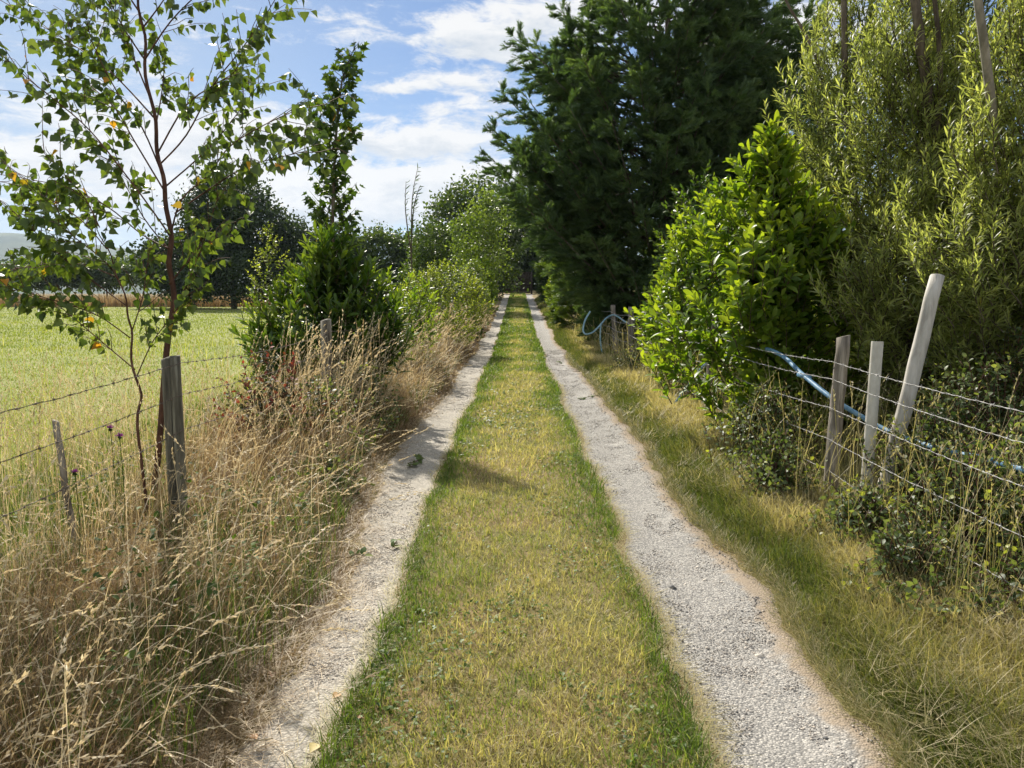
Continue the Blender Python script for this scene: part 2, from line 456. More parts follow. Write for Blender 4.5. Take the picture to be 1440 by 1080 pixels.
M_soil = ground_mat('soil_and_thatch', [(.10, .07, .04), (.24, .17, .09), (.36, .27, .14)], [(.08, .075, .03), (.17, .16, .06), (.30, .25, .12)])
M_field = ground_mat('field_turf', [(.13, .155, .042), (.21, .24, .07), (.29, .31, .115)], [(.18, .185, .062), (.27, .28, .105), (.35, .34, .16)], .25, 22)
gx = graded(-900, 900, (-3.4, 3.4), .085, 1.16)
gy = graded(-20, 4500, (1.0, 9.0), .10, 1.035)
tag(sheet(gx, gy, 0, 'ground', M_soil), 'bare soil and dead grass under the verges and hedges', kind='structure')
fx = np.concatenate([np.arange(-150, -20, 5.0), np.arange(-20, -8, 1.0), np.arange(-8, -3.3, .25)])
fy = np.concatenate([np.arange(-6, 20, .25), np.arange(20, 86, 2.0)])
tag(sheet(fx, fy, .012, 'field', M_field), 'sunlit green pasture left of the lane', kind='structure')

# ------------------------------------------------------------------ the two wheel tracks
def track_mat(name, dark, mid, pale, soil, right):
    m, nt, out = new_mat(name)
    tc = node(nt, 'ShaderNodeTexCoord'); atn = node(nt, 'ShaderNodeAttribute', attribute_name='rnd')
    def nz(sc, det=5, rough=.6):
        n = node(nt, 'ShaderNodeTexNoise'); n.inputs['Scale'].default_value = sc; n.inputs['Detail'].default_value = det; n.inputs['Roughness'].default_value = rough
        nt.links.new(tc.outputs['Object'], n.inputs['Vector']); return n.outputs['Fac']
    def vor(sc, feat='F1'):
        v = node(nt, 'ShaderNodeTexVoronoi', feature=feat); v.inputs['Scale'].default_value = sc
        nt.links.new(tc.outputs['Object'], v.inputs['Vector']); return v
    def M(op, a, b=None, c=None, clamp=False):
        n = node(nt, 'ShaderNodeMath', operation=op, use_clamp=clamp)
        for k, s in enumerate((a, b, c)):
            if s is None: continue
            if isinstance(s, (int, float)): n.inputs[k].default_value = s
            else: nt.links.new(s, n.inputs[k])
        return n.outputs[0]
    def mix(f, a, b, mode='MIX'):
        n = node(nt, 'ShaderNodeMixRGB', blend_type=mode)
        for k, s in (('Fac', f), ('Color1', a), ('Color2', b)):
            if isinstance(s, (int, float)): n.inputs[k].default_value = s
            elif isinstance(s, tuple): n.inputs[k].default_value = (*s, 1)
            else: nt.links.new(s, n.inputs[k])
        return n.outputs['Color']
    va = vor(85 if not right else 105); vb = vor(190)
    sepa = node(nt, 'ShaderNodeSeparateColor'); nt.links.new(va.outputs['Color'], sepa.inputs[0])
    sepb = node(nt, 'ShaderNodeSeparateColor'); nt.links.new(vb.outputs['Color'], sepb.inputs[0])
    rs = ramp(nt, [(0, dark), (.35, mid), (.75, pale), (1, tuple(min(1, c * 1.25) for c in pale))])
    nt.links.new(M('MULTIPLY_ADD', sepa.outputs[0], .65, M('MULTIPLY', sepb.outputs[1], .35)), rs.inputs['Fac'])
    big = nz(1.6, 4); fine = nz(120, 4); med = nz(9, 5)
    # dusty worn places: pale, flat, few stones
    dm = node(nt, 'ShaderNodeMapRange', interpolation_type='SMOOTHSTEP'); nt.links.new(M('MULTIPLY_ADD', med, .4, M('MULTIPLY', big, .75)), dm.inputs[0])
    dm.inputs[1].default_value = .60 if right else .66; dm.inputs[2].default_value = .78 if right else .85
    dust = ramp(nt, [(.3, tuple(c * .82 for c in pale)), (.7, tuple(min(1, c * 1.05) for c in pale))]); nt.links.new(fine, dust.inputs['Fac'])
    col = mix(dm.outputs[0], rs.outputs[0], dust.outputs[0])
    gap = node(nt, 'ShaderNodeMapRange'); nt.links.new(va.outputs['Distance'], gap.inputs[0])
    gap.inputs[1].default_value = .35; gap.inputs[2].default_value = .75
    gapm = M('MULTIPLY', gap.outputs[0], M('SUBTRACT', 1.0, dm.outputs[0]))
    col = mix(M('MULTIPLY', gapm, .7), col, tuple(c * .55 for c in mid))
    # soil and dead grass creeping in from both rims
    u = atn.outputs['Fac']
    e = M('ABSOLUTE', M('MULTIPLY_ADD', u, 2.0, -1.0))
    edge = node(nt, 'ShaderNodeMapRange', interpolation_type='SMOOTHSTEP')
    nt.links.new(M('ADD', M('MULTIPLY_ADD', med, .8, -.4), M('ADD', e, M('MULTIPLY', u, .46 if right else .1))), edge.inputs[0])
    edge.inputs[1].default_value = .72; edge.inputs[2].default_value = 1.05
    so = ramp(nt, [(.3, tuple(c * .75 for c in soil)), (.7, tuple(c * 1.2 for c in soil))]); nt.links.new(fine, so.inputs['Fac'])
    col = mix(edge.outputs[0], col, so.outputs[0])
    p = node(nt, 'ShaderNodeBsdfPrincipled'); p.inputs['Roughness'].default_value = .9; p.inputs['Specular IOR Level'].default_value = .25
    nt.links.new(col, p.inputs['Base Color'])
    h = M('SUBTRACT', M('MULTIPLY', fine, .35), M('MULTIPLY', va.outputs['Distance'], M('MULTIPLY_ADD', dm.outputs[0], -.85, 1.0)))
    b = node(nt, 'ShaderNodeBump'); b.inputs['Strength'].default_value = .75; b.inputs['Distance'].default_value = .007
    nt.links.new(h, b.inputs['Height']); nt.links.new(b.outputs[0], p.inputs['Normal'])
    nt.links.new(p.outputs[0], out.inputs['Surface'])
    return m

M_trL = track_mat('pale_chippings', (.20, .18, .15), (.37, .34, .285), (.50, .46, .39), (.34, .27, .17), False)
M_trR = track_mat('grey_gravel', (.12, .118, .113), (.27, .26, .242), (.48, .452, .405), (.31, .25, .185), True)

def edge_in(y, s): return .66 + .05 * (vnoise(y * .9, 0 * y, s) - .5) * 2 + .03 * (vnoise(y * 4, 0 * y, s + 1) - .5) * 2
def edge_out(y, s): return (1.33 + .09 * sstep(5, 2.5, y) if s != 11 else .98 + .25 * sstep(2, 8, y)) + .09 * (vnoise(y * .7, 0 * y, s + 2) - .5) * 2 + .04 * (vnoise(y * 5, 0 * y, s + 3) - .5) * 2
def track(sign, name, mat, label, s):
    ys = np.concatenate([np.arange(-3, 9, .05), np.arange(9, 25, .15), np.arange(25, 70, .5)])
    us = np.linspace(0, 1, 15)
    xi = edge_in(ys, s); xo = edge_out(ys, s)
    X = sign * (xi[:, None] * (1 - us) + xo[:, None] * us)
    Y = np.repeat(ys[:, None], len(us), 1)
    Z = terrain(X, Y) + .014 - .04 * (np.abs(us * 2 - 1) ** 6)[None] + .012 * (fbm(X * 6, Y * 6, 31, 3) - .5)
    mb = MB(); nx = len(us)
    i, j = np.meshgrid(np.arange(len(ys) - 1), np.arange(nx - 1), indexing='ij'); a = (i * nx + j).ravel()
    Q = np.stack([a, a + 1, a + nx + 1, a + nx], -1)
    if sign < 0: Q = Q[:, ::-1]
    mb.add(np.stack([X, Y, Z], -1).reshape(-1, 3), Q, None, np.repeat(us[None], len(ys), 0).ravel())
    return tag(mb.build(name, mat, smooth=True), label, kind='structure')
track(-1, 'track', M_trL, 'left wheel track of pale chippings', 11)
track(1, 'track', M_trR, 'right wheel track of grey gravel and pale dust', 23)

def stone_tmpl(rng):
    V = np.array([(0, 0, .5), (.5, 0, .1), (0, .5, .12), (-.5, 0, .08), (0, -.5, .1), (.3, .3, -.3), (-.3, .3, -.3), (-.3, -.3, -.3), (.3, -.3, -.3)], float)
    V += rng.normal(0, .09, V.shape)
    T = [(0, 1, 2), (0, 2, 3), (0, 3, 4), (0, 4, 1), (1, 5, 2), (2, 6, 3), (3, 7, 4), (4, 8, 1), (2, 5, 6), (3, 6, 7), (4, 7, 8), (1, 8, 5)]
    return (V[:, [0, 1, 2]], np.zeros((0, 4), np.int64), np.array(T))

M_stone = leaf_mat('loose_stones', [(0, (.10, .10, .10)), (.35, (.24, .225, .21)), (.65, (.43, .38, .32)), (1, (.64, .58, .49))], transl=0, rough=.8)
rng = np.random.default_rng(77)
ST = [stone_tmpl(rng) for _ in range(5)]
def loose(sign, n, s, lo, hi, name, label, rb):
    y = 1.3 * (22 / 1.3) ** rng.random(n)
    u = np.clip(rng.normal(.5, .24, n), .03, .97)
    dens = fbm(y * 1.2 + 40 * s, u * 2, s, 3)
    k = dens > (.42 if sign > 0 else .38); y = y[k]; u = u[k]
    x = sign * (edge_in(y, s) * (1 - u) + edge_out(y, s) * u)
    z = terrain(x, y) + .014
    sz = rng.gamma(1.6, .0022, len(y)) + lo; sz = np.minimum(sz, hi) * np.clip(y / 9, 1, 2.2)
    mb = MB()
    d = np.stack([rng.normal(size=len(y)), rng.normal(size=len(y)), np.zeros(len(y))], -1)
    nn = np.array([0, 0, 1.0]) + rng.normal(0, .25, (len(y), 3))
    sc = np.stack([sz, sz * rng.uniform(.7, 1.3, len(y)), sz * rng.uniform(.5, .9, len(y))], -1)
    mix_scatter(mb, ST, rng, np.stack([x, y, z], -1), d, nn, sc, np.clip(rng.normal(rb, .22, len(y)), 0, 1))
    tag(mb.build(name, M_stone), label, kind='stuff')
loose(-1, 30000, 11, .003, .018, 'loose_gravel', 'pale loose chippings on the left wheel track', .68)
loose(1, 34000, 23, .003, .022, 'loose_gravel', 'grey loose gravel on the right wheel track', .50)

# far blue down beyond the field
def hill(name, dist, pts, label, mat, depth=700):
    mb = MB(); P = [at(px, py, dist) for px, py in pts]; P = smooth_path(P, 6); n = len(P)
    rows = []
    for k, (f, g) in enumerate(((0, 1), (.12, .9), (.3, .72), (.55, .42), (.8, .15), (1, -.08))):
        Q = P.copy(); Q[:, 1] -= f * depth; Q[:, 2] = P[:, 2] * g + 6 * vnoise(Q[:, 0] / 90, Q[:, 1] / 90, 3); rows.append(Q)
    back = P.copy(); back[:, 1] += depth; back[:, 2] = -10; rows.insert(0, back)
    V = np.concatenate(rows); m = len(rows)
    i, j = np.meshgrid(np.arange(m - 1), np.arange(n - 1), indexing='ij'); a = (i * n + j).ravel()
    mb.add(V, np.stack([a, a + n, a + n + 1, a + 1], -1))
    return tag(mb.build(name, mat, smooth=True), label, kind='structure')
M_hill = ground_mat('distant_down', [(.025, .045, .025), (.04, .065, .035), (.06, .085, .045)], [(.05, .075, .035), (.08, .10, .05), (.13, .15, .08)], .004, .02, 0)
hill('hill', 2600, [(-500, 318), (-250, 322), (0, 329), (45, 331), (90, 338), (170, 350), (300, 366), (520, 380), (900, 392)], 'long wooded down on the skyline at far left', M_hill)
# ------------------------------------------------------------------ grasses (uncountable: one object for each kind)
GREEN_STOPS = [(0, (.05, .09, .017)), (.25, (.11, .18, .03)), (.5, (.20, .25, .06)), (.72, (.34, .30, .155)), (1, (.56, .48, .30))]
M_grass = leaf_mat('mown_grass', GREEN_STOPS, .45, .5, .3, (1.35, 1.4, .55))
M_fieldgrass = leaf_mat('pasture_grass', [(0, (.10, .135, .03)), (.5, (.205, .245, .065)), (.8, (.30, .31, .115)), (1, (.50, .45, .26))], .5, .5, .3, (1.3, 1.35, .5))
M_verge = leaf_mat('verge_grass', [(0, (.05, .085, .016)), (.3, (.11, .145, .032)), (.55, (.22, .215, .08)), (.75, (.40, .34, .19)), (1, (.62, .54, .35))], .4, .5, .3, (1.3, 1.3, .6))
M_dry = leaf_mat('dry_grass', [(0, (.085, .054, .03)), (.25, (.19, .128, .064)), (.5, (.36, .258, .132)), (.75, (.56, .445, .262)), (1, (.80, .71, .52))], .35, .5, .35, (1.15, 1.05, .8))
M_weed = leaf_mat('verge_weeds', [(0, (.03, .06, .015)), (.5, (.075, .12, .03)), (1, (.17, .22, .07))], .4, .6, .15)

def logy(rng, n, a, b, p=1.0):
    u = rng.random(n)
    if p == 1.0: return a * (b / a) ** u
    q = 1 - p
    return (a ** q + u * (b ** q - a ** q)) ** (1 / q)

# --- grass strip down the middle
rng = np.random.default_rng(1)
mb = MB()
n = 135000
y = logy(rng, n, 1.2, 72, 1.15)
e = np.clip(1 - rng.random(n) ** 1.0, 0, 1)
x = (rng.random(n) * 2 - 1)
x = np.where(rng.random(n) < .07, np.sign(x) * (1 - np.abs(rng.normal(0, .09, n))), x)
hw = np.where(x < 0, edge_in(y, 11), edge_in(y, 23)) + .05 * (fbm(y * 3.3, x * 0 + np.sign(x), 41, 3) - .5)
x = x * hw + rng.normal(0, .012, n)
ux = np.abs(x) / .68
patch = fbm(x * 2.6, y * 1.5, 3, 4); tuft = fbm(x * 7, y * 7, 8, 3); patch2 = fbm(x * 1.0 + 9, y * .55, 13, 3)
dry = sstep(.40, .72, .5 * patch + .5 * patch2 + .16 * (1 - ux ** 2) - .18 * ux ** 3 - .07 * sstep(8, 22, y))
rnd = .09 + .34 * tuft + .52 * dry + rng.normal(0, .15, n)
ln = (.028 + .05 * tuft + .018 * sstep(.75, 1.02, ux)) * rng.uniform(.5, 1.5, n) * (1 + .25 * sstep(6, 30, y))
low = rng.random(n) < .30
rnd = np.where(low, rnd * .5 + rng.uniform(.3, .6, n), rnd); ln = np.where(low, ln * .9, ln)
tall = (rng.random(n) < .012 * (1 + 2 * ux)); ln = np.where(tall, ln * 2.0, ln); rnd = np.where(tall, rnd - .1, rnd)
root = np.stack([x, y, terrain(x, y) - .004], -1)
wd = rng.uniform(.0026, .0050, n) * np.clip(y / 4.5, 1, 9) * np.where(tall, 1.3, 1)
blades(mb, root, rng.random(n) * 2 * PI, ln, np.where(low, rng.uniform(.9, 1.5, n), rng.uniform(0, .95, n)), np.where(low, rng.uniform(-.3, .4, n), rng.uniform(.2, 1.7, n)), wd, rnd, K=3, twist=rng.normal(0, .7, n))
# clover and plantain patches
n = 9000
yb = logy(rng, n, 1.3, 14); xb = (rng.random(n) * 2 - 1) * .62
k = fbm(xb * 2.2 + 5, yb * 1.4, 61, 3) > .58; xb, yb = xb[k], yb[k]; n = len(xb)
mix_scatter(mb, OVAL, rng, np.stack([xb, yb, terrain(xb, yb) + rng.uniform(.008, .035, n)], -1), norm(runit(rng, n) * [1, 1, .25] + [0, 0, .15]), norm(runit(rng, n) * .45 + [0, 0, 1]), rng.uniform(.012, .03, n) * np.clip(yb / 5, 1, 2), np.clip(rng.normal(.2, .12, n), 0, 1))
# loose clippings lying along both rims
n = 9000
y = logy(rng, n, 1.2, 16); sg = np.where(rng.random(n) < .6, 1, -1)
x = sg * (np.where(sg < 0, edge_in(y, 11), edge_in(y, 23)) + rng.normal(.035, .03, n))
root = np.stack([x, y, terrain(x, y) + .012 + .01 * rng.random(n)], -1)
blades(mb, root, np.where(rng.random(n) < .6, PI / 2, 0) + rng.normal(0, .5, n), rng.uniform(.03, .13, n), np.full(n, 1.45), rng.uniform(-.1, .25, n), rng.uniform(.0015, .003, n) * np.clip(y / 5, 1, 3), np.clip(rng.normal(.84, .1, n), 0, 1), K=2)
tag(mb.build('lane_grass', M_grass), 'strip of short green and straw grass between the wheel tracks', kind='stuff')

# --- pasture
rng = np.random.default_rng(2)
mb = MB(); n = 100000
y = logy(rng, n, 3.0, 86, 1.1)
xl = -.75 * y - 1.5; x = -3.0 + (xl + 3.0) * rng.random(n); k = xl < -3.2; x = x[k]; y = y[k]; n = len(x)
t = fbm(x * .8, y * .8, 4, 4)
rnd = .02 + .5 * t + .45 * fbm(x * .18, y * .13, 44, 3) + rng.normal(0, .13, n)
root = np.stack([x, y, terrain(x, y)], -1)
blades(mb, root, rng.random(n) * 2 * PI, rng.uniform(.03, .075, n) * (.5 + 1.0 * t) * np.clip(y / 16, 1, 1.6), rng.uniform(0, .5, n), rng.uniform(.2, 1.3, n), rng.uniform(.004, .007, n) * np.clip(y / 5, 1, 12), rnd, K=3, twist=rng.normal(0, .5, n))
# weeds and pale seed stalks in the rough edge of the pasture
n = 5000
y = logy(rng, n, 3.5, 24); x = -3.0 - (.72 * y - 1.5).clip(.1) * rng.random(n) ** 1.6
k = fbm(x * .9, y * .9, 14, 3) > .5; x, y = x[k], y[k]; n = len(x)
blades(mb, np.stack([x, y, terrain(x, y)], -1), rng.random(n) * 2 * PI, rng.uniform(.15, .5, n), rng.uniform(0, .4, n), rng.uniform(.1, 1.3, n), rng.uniform(.003, .006, n) * np.clip(y / 6, 1, 4), rng.uniform(.6, 1, n), K=4)
tag(mb.build('field_grass', M_fieldgrass), 'backlit green pasture grass across the field', kind='stuff')

# --- tall dead grass on the left verge
def heads(mb, C, rng, rnd, size, per, span=.22):
    """fluffy seed head: spikelets on the last part of each stem"""
    N, K1, _ = C.shape
    f = 1 - span * rng.random((N, per)) ** .8
    pos = f * (K1 - 1); i = np.minimum(pos.astype(int), K1 - 2); fr = (pos - i)[..., None]
    a = np.take_along_axis(C, i[..., None].repeat(3, -1), 1); b = np.take_along_axis(C, (i + 1)[..., None].repeat(3, -1), 1)
    P = (a * (1 - fr) + b * fr).reshape(-1, 3); T = norm(b - a).reshape(-1, 3)
    d = norm(T + .45 * runit(rng, len(P)))
    s = np.repeat(np.broadcast_to(size, (N,)), per) * rng.uniform(.6, 1.3, len(P))
    scatter(mb, SPIKELET[0], P, d, runit(rng, len(P)), s, np.repeat(np.broadcast_to(rnd, (N,)), per) + rng.normal(0, .06, len(P)))

HEADPROF = np.array([1, .9, .85, .8, .75, .7, .5])
rng = np.random.default_rng(3)
mb = MB()
def left_x(y, u):
    return -(edge_out(y, 11) - .02) - u
# thatch
n = 105000
y = logy(rng, n, .95, 44, 1.05); u = (1.75 - .75 * sstep(8, 11, y)) * rng.random(n) ** .9
x = left_x(y, u); cl = fbm(x * 2.4, y * 2.0, 5, 3); big = fbm(x * .7, y * .45, 15, 3)
hgt = sstep(0, .55, u) * (.55 + .8 * cl) * (1 - .35 * sstep(1.1, 1.8, u))
low_y = .55 + .38 * sstep(4.9, 6.6, y) + .25 * sstep(2.8, 2.0, y) - .12 * sstep(8, 10, y)
ln = (.09 + .46 * hgt * low_y) * rng.uniform(.5, 1.3, n) * (1 + .1 * sstep(5, 20, y))
rnd = .31 + .46 * (cl - .5) + .38 * (big - .5) + rng.normal(0, .19, n)
azm = np.where(rng.random(n) < .5, rng.normal(0, .8, n), rng.random(n) * 2 * PI)
blades(mb, np.stack([x, y, terrain(x, y) - .01], -1), azm, ln, rng.uniform(.02, 1.15, n), rng.uniform(.1, 2.3, n), rng.uniform(.0018, .0038, n) * np.clip(y / 4, 1, 8), rnd, K=4, twist=rng.normal(0, .9, n), tipvar=.14)
# standing stems with seed heads
n = 6000
y = logy(rng, n, .95, 44, 1.0); u = .12 + (1.75 - .85 * sstep(8, 11, y)) * rng.random(n) ** .85
x = left_x(y, u); cl = fbm(x * 1.6, y * 1.1, 6, 3)
k = (cl > .36) | (rng.random(n) < .35); x, y, u, cl = x[k], y[k], u[k], cl[k]; n = len(x)
low_y = .55 + .33 * sstep(4.9, 6.4, y) + .2 * sstep(2.8, 2.0, y)
ln = (.35 + .62 * sstep(0, .7, u) * (.5 + cl)) * low_y * rng.uniform(.6, 1.2, n)
azm = np.where(rng.random(n) < .35, rng.normal(-.2, .8, n), rng.random(n) * 2 * PI)
rnd = np.clip(rng.normal(.70, .16, n), .3, 1)
far = y > 8
C = blades(mb, np.stack([x, y, terrain(x, y) - .01], -1), azm, ln, np.abs(rng.normal(.1, .42, n)), rng.uniform(.1, 2.2, n), rng.uniform(.0016, .0028, n) * np.clip(y / 4, 1, 7), rnd, K=6, prof=HEADPROF, power=2.0)
heads(mb, C[~far], rng, rnd[~far] + .12, rng.uniform(.010, .016, (~far).sum()), 16)
heads(mb, C[far], rng, rnd[far] + .14, rng.uniform(.018, .028, far.sum()) * np.clip(y[far] / 12, 1, 2.6), 8, .24)
# pale stand of tall seed heads against the dark laurel and further along
n = 520
y = np.where(rng.random(n) < .55, rng.uniform(6.6, 10.5, n), rng.uniform(10.5, 30, n)); x = left_x(y, rng.uniform(.25, 1.3, n))
rn = np.clip(rng.normal(.82, .09, n), 0, 1)
C = blades(mb, np.stack([x, y, terrain(x, y)], -1), rng.normal(.2, 1.0, n), rng.uniform(.75, 1.4, n), np.abs(rng.normal(.08, .22, n)), rng.uniform(.2, 1.5, n), rng.uniform(.002, .003, n) * np.clip(y / 5, 1, 5), rn, K=8, prof=np.linspace(1, .5, 9), power=2.6)
heads(mb, C, rng, rn + .08, rng.uniform(.018, .028, n) * np.clip(y / 9, 1, 2.6), 18, .2)
# the long pale stems arching out towards the lane in front
n = 1000
y = logy(rng, n, 1.5, 18); x = left_x(y, rng.uniform(.2, 1.5, n))
C = blades(mb, np.stack([x, y, terrain(x, y)], -1), np.where(rng.random(n) < .6, rng.normal(-.3, .8, n), rng.random(n) * 2 * PI), rng.uniform(.55, 1.15, n), rng.uniform(.1, 1.1, n), rng.uniform(.2, 1.3, n), rng.uniform(.0022, .0036, n) * np.clip(y / 5, 1, 3), np.clip(rng.normal(.86, .10, n), 0, 1), K=8, prof=np.linspace(1, .5, 9), power=2.2)
heads(mb, C, rng, np.full(n, .92), rng.uniform(.013, .020, n), 22, .18)
# fine pale stalks standing in the rough between the fence and the pasture
n = 1300
y = rng.uniform(3.0, 8.0, n); x = -rng.uniform(2.2, 4.2, n) - .12 * (y - 3)
rn = np.clip(rng.normal(.74, .13, n), 0, 1)
C = blades(mb, np.stack([x, y, terrain(x, y)], -1), rng.random(n) * 2 * PI, rng.uniform(.5, 1.15, n), np.abs(rng.normal(.1, .25, n)), rng.uniform(.1, 1.4, n), rng.uniform(.0016, .0028, n), rn, K=7, prof=np.linspace(1, .5, 8), power=2.2)
heads(mb, C, rng, rn + .1, rng.uniform(.010, .018, n), 14, .16)
# brash of short dead straws lying at the track rim
n = 16000
y = logy(rng, n, 1.0, 14); x = left_x(y, rng.normal(.1, .13, n))
blades(mb, np.stack([x, y, terrain(x, y) + .012 + .02 * rng.random(n)], -1), rng.random(n) * 2 * PI, rng.uniform(.03, .16, n), rng.uniform(1.25, 1.55, n), rng.uniform(-.3, .3, n), rng.uniform(.0014, .003, n) * np.clip(y / 4, 1, 3), np.clip(rng.normal(.55, .2, n), 0, 1), K=2)
# dead stand along the far rim of the field
n = 9000
y = rng.uniform(84, 88, n); x = rng.uniform(-68, -9, n)
blades(mb, np.stack([x, y, terrain(x, y)], -1), rng.random(n) * 2 * PI, rng.uniform(.7, 1.7, n), rng.uniform(0, .25, n), rng.uniform(.1, .7, n), np.full(n, .07), np.clip(rng.normal(.42, .13, n), 0, 1), K=2)
tag(mb.build('dry_grass', M_dry), 'tall dead straw coloured grass on the left verge', kind='stuff')

# --- green growth among the dead grass, left
rng = np.random.default_rng(4)
mb = MB(); n = 34000
y = logy(rng, n, 1.0, 36); u = .1 + 3.0 * rng.random(n); x = left_x(y, u)
g = fbm(x * 1.3, y * 1.1, 9, 3)
k = (g > .52) | (u > 1.3); x, y, u, g = x[k], y[k], u[k], g[k]; n = len(x)
blades(mb, np.stack([x, y, terrain(x, y)], -1), rng.random(n) * 2 * PI, rng.uniform(.12, .42, n) * (1 - .4 * sstep(1.6, 2.6, u)), rng.uniform(0, .6, n), rng.uniform(.3, 1.5, n), rng.uniform(.003, .0055, n) * np.clip(y / 4, 1, 6), rng.normal(.55, .25, n), K=4)
# small broad leaves low in the verge
n = 9000
y = logy(rng, n, 1.2, 16); u = .25 + 1.9 * rng.random(n); x = left_x(y, u); g = fbm(x * 2.2, y * 1.6, 19, 3)
k = (g > .55) & (y > 2.2); x, y = x[k], y[k]; n = len(x)
z = terrain(x, y) + rng.uniform(.03, .42, n)
mix_scatter(mb, OVAL, rng, np.stack([x, y, z], -1), norm(runit(rng, n) * [1, 1, .4]), norm(runit(rng, n) * .6 + [0, 0, 1]), rng.uniform(.02, .045, n) * np.clip(y / 6, 1, 2), rng.normal(.5, .25, n))
tag(mb.build('verge_weeds', M_weed), 'green weeds and blades growing through the dead grass', kind='stuff')

# --- right verge
rng = np.random.default_rng(5)
mb = MB(); n = 115000
y = logy(rng, n, 1.15, 60, 1.1); u = .0 + 1.05 * rng.random(n) ** 1.05
x = edge_out(y, 23) + u - .02
k = rng.random(n) < np.where(u < .02, .4, 1); x, y, u = x[k], y[k], u[k]; n = len(x)
cl = fbm(x * 3.0, y * 2.2, 25, 3); pt = fbm(x * 1.1, y * .8, 26, 3)
dry = sstep(.34, .80, .55 * pt + .35 * cl + .34 * sstep(.15, .6, u) - .08)
rnd = .12 + .25 * cl + .52 * dry + rng.normal(0, .13, n)
ln = (.05 + .15 * sstep(-.02, .30, u) * (.35 + cl) * (1 - .35 * sstep(.4, .8, u))) * rng.uniform(.6, 1.35, n) * (1 + .2 * sstep(8, 30, y))
azm = np.where(rng.random(n) < .55, PI + .6 + rng.normal(0, .7, n), rng.random(n) * 2 * PI)
blades(mb, np.stack([x, y, terrain(x, y) - .006], -1), azm, ln, rng.uniform(.05, .8, n), rng.uniform(.4, 2.1, n), rng.uniform(.0024, .0044, n) * np.clip(y / 4.2, 1, 9), rnd, K=4, twist=rng.normal(0, .6, n), tipvar=.1)
# flattened straw
n = 26000
y = logy(rng, n, 1.3, 16); u = np.abs(rng.normal(.50, .24, n)); x = edge_out(y, 23) + u
k = fbm(x * 1.6, y * 1.1, 27, 3) > .5; x, y = x[k], y[k]; n = len(x)
blades(mb, np.stack([x, y, terrain(x, y) + .02 + .09 * rng.random(n)], -1), rng.random(n) * 2 * PI, rng.uniform(.05, .20, n), rng.uniform(.8, 1.55, n), rng.uniform(-.2, .8, n), rng.uniform(.0016, .003, n) * np.clip(y / 4, 1, 3), np.clip(rng.normal(.80, .12, n), 0, 1), K=3)
# straw and short blades feathering the outer rim of the track
n = 16000
y = logy(rng, n, 1.2, 20); x = edge_out(y, 23) + rng.normal(-.01, .035, n)
blades(mb, np.stack([x, y, terrain(x, y) + .012 + .012 * rng.random(n)], -1), np.where(rng.random(n) < .5, PI / 2, PI) + rng.normal(0, .7, n), rng.uniform(.03, .12, n), rng.uniform(.7, 1.5, n), rng.uniform(-.2, .5, n), rng.uniform(.0015, .003, n) * np.clip(y / 4, 1, 4), np.clip(rng.normal(.62, .22, n), 0, 1), K=2)
# taller dead stems along the wires
n = 2000
y = logy(rng, n, 1.6, 30); x = edge_out(y, 23) + rng.uniform(.55, 2.1, n)
ln = rng.uniform(.35, 1.0, n); rn = np.clip(rng.normal(.72, .14, n), 0, 1)
C = blades(mb, np.stack([x, y, terrain(x, y)], -1), rng.random(n) * 2 * PI, ln, np.abs(rng.normal(.2, .25, n)), rng.uniform(.1, 1.3, n), rng.uniform(.002, .0034, n) * np.clip(y / 4, 1, 5), rn, K=6, prof=HEADPROF, power=2)
heads(mb, C, rng, rn + .1, rng.uniform(.012, .02, n) * np.clip(y / 8, 1, 2), 10)
# long slanting stalks in the near right corner
n = 70
y = rng.uniform(2.9, 5.4, n); x = rng.uniform(2.0, 3.0, n)
C = blades(mb, np.stack([x, y, terrain(x, y)], -1), rng.normal(.3, .9, n), rng.uniform(.7, 1.15, n), rng.uniform(.35, .8, n), rng.uniform(.0, .5, n), rng.uniform(.003, .005, n), np.clip(rng.normal(.74, .1, n), 0, 1), K=7, prof=np.linspace(1, .5, 8))
heads(mb, C, rng, np.full(n, .85), rng.uniform(.016, .024, n), 18, .18)
tag(mb.build('verge_grass', M_verge), 'long green and straw grass on the right verge', kind='stuff')
# ------------------------------------------------------------------ trees, shrubs, brambles
M_birchbark = noise_mat('red_brown_bark', [(.3, (.045, .02, .014)), (.6, (.12, .055, .035)), (.8, (.20, .12, .08))], 14, (1, 1, .35), .7, .4)
M_bark = noise_mat('grey_brown_bark', [(.3, (.06, .045, .03)), (.6, (.14, .11, .08)), (.85, (.24, .20, .15))], 12, (1, 1, .25), .9, .6)
M_palebark = noise_mat('pale_willow_bark', [(.3, (.16, .145, .11)), (.6, (.30, .27, .21)), (.85, (.42, .38, .30))], 12, (1, 1, .3), .85, .5)
M_twig = noise_mat('twig_bark', [(.3, (.07, .05, .03)), (.7, (.16, .12, .07))], 30, rough=.8, bump=0)
M_birch = leaf_mat('birch_leaves', [(0, (.045, .080, .020)), (.5, (.085, .13, .030)), (.93, (.15, .195, .05)), (.955, (.42, .30, .04)), (1, (.55, .24, .04))], .42, .38, .45, (1.7, 1.7, .5))
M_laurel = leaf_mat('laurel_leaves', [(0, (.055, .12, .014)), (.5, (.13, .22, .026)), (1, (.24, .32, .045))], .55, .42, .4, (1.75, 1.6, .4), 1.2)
M_laureldark = leaf_mat('dark_laurel_leaves', [(0, (.028, .065, .013)), (.5, (.06, .12, .02)), (1, (.13, .19, .035))], .42, .42, .4, (1.7, 1.6, .4), 1.2)
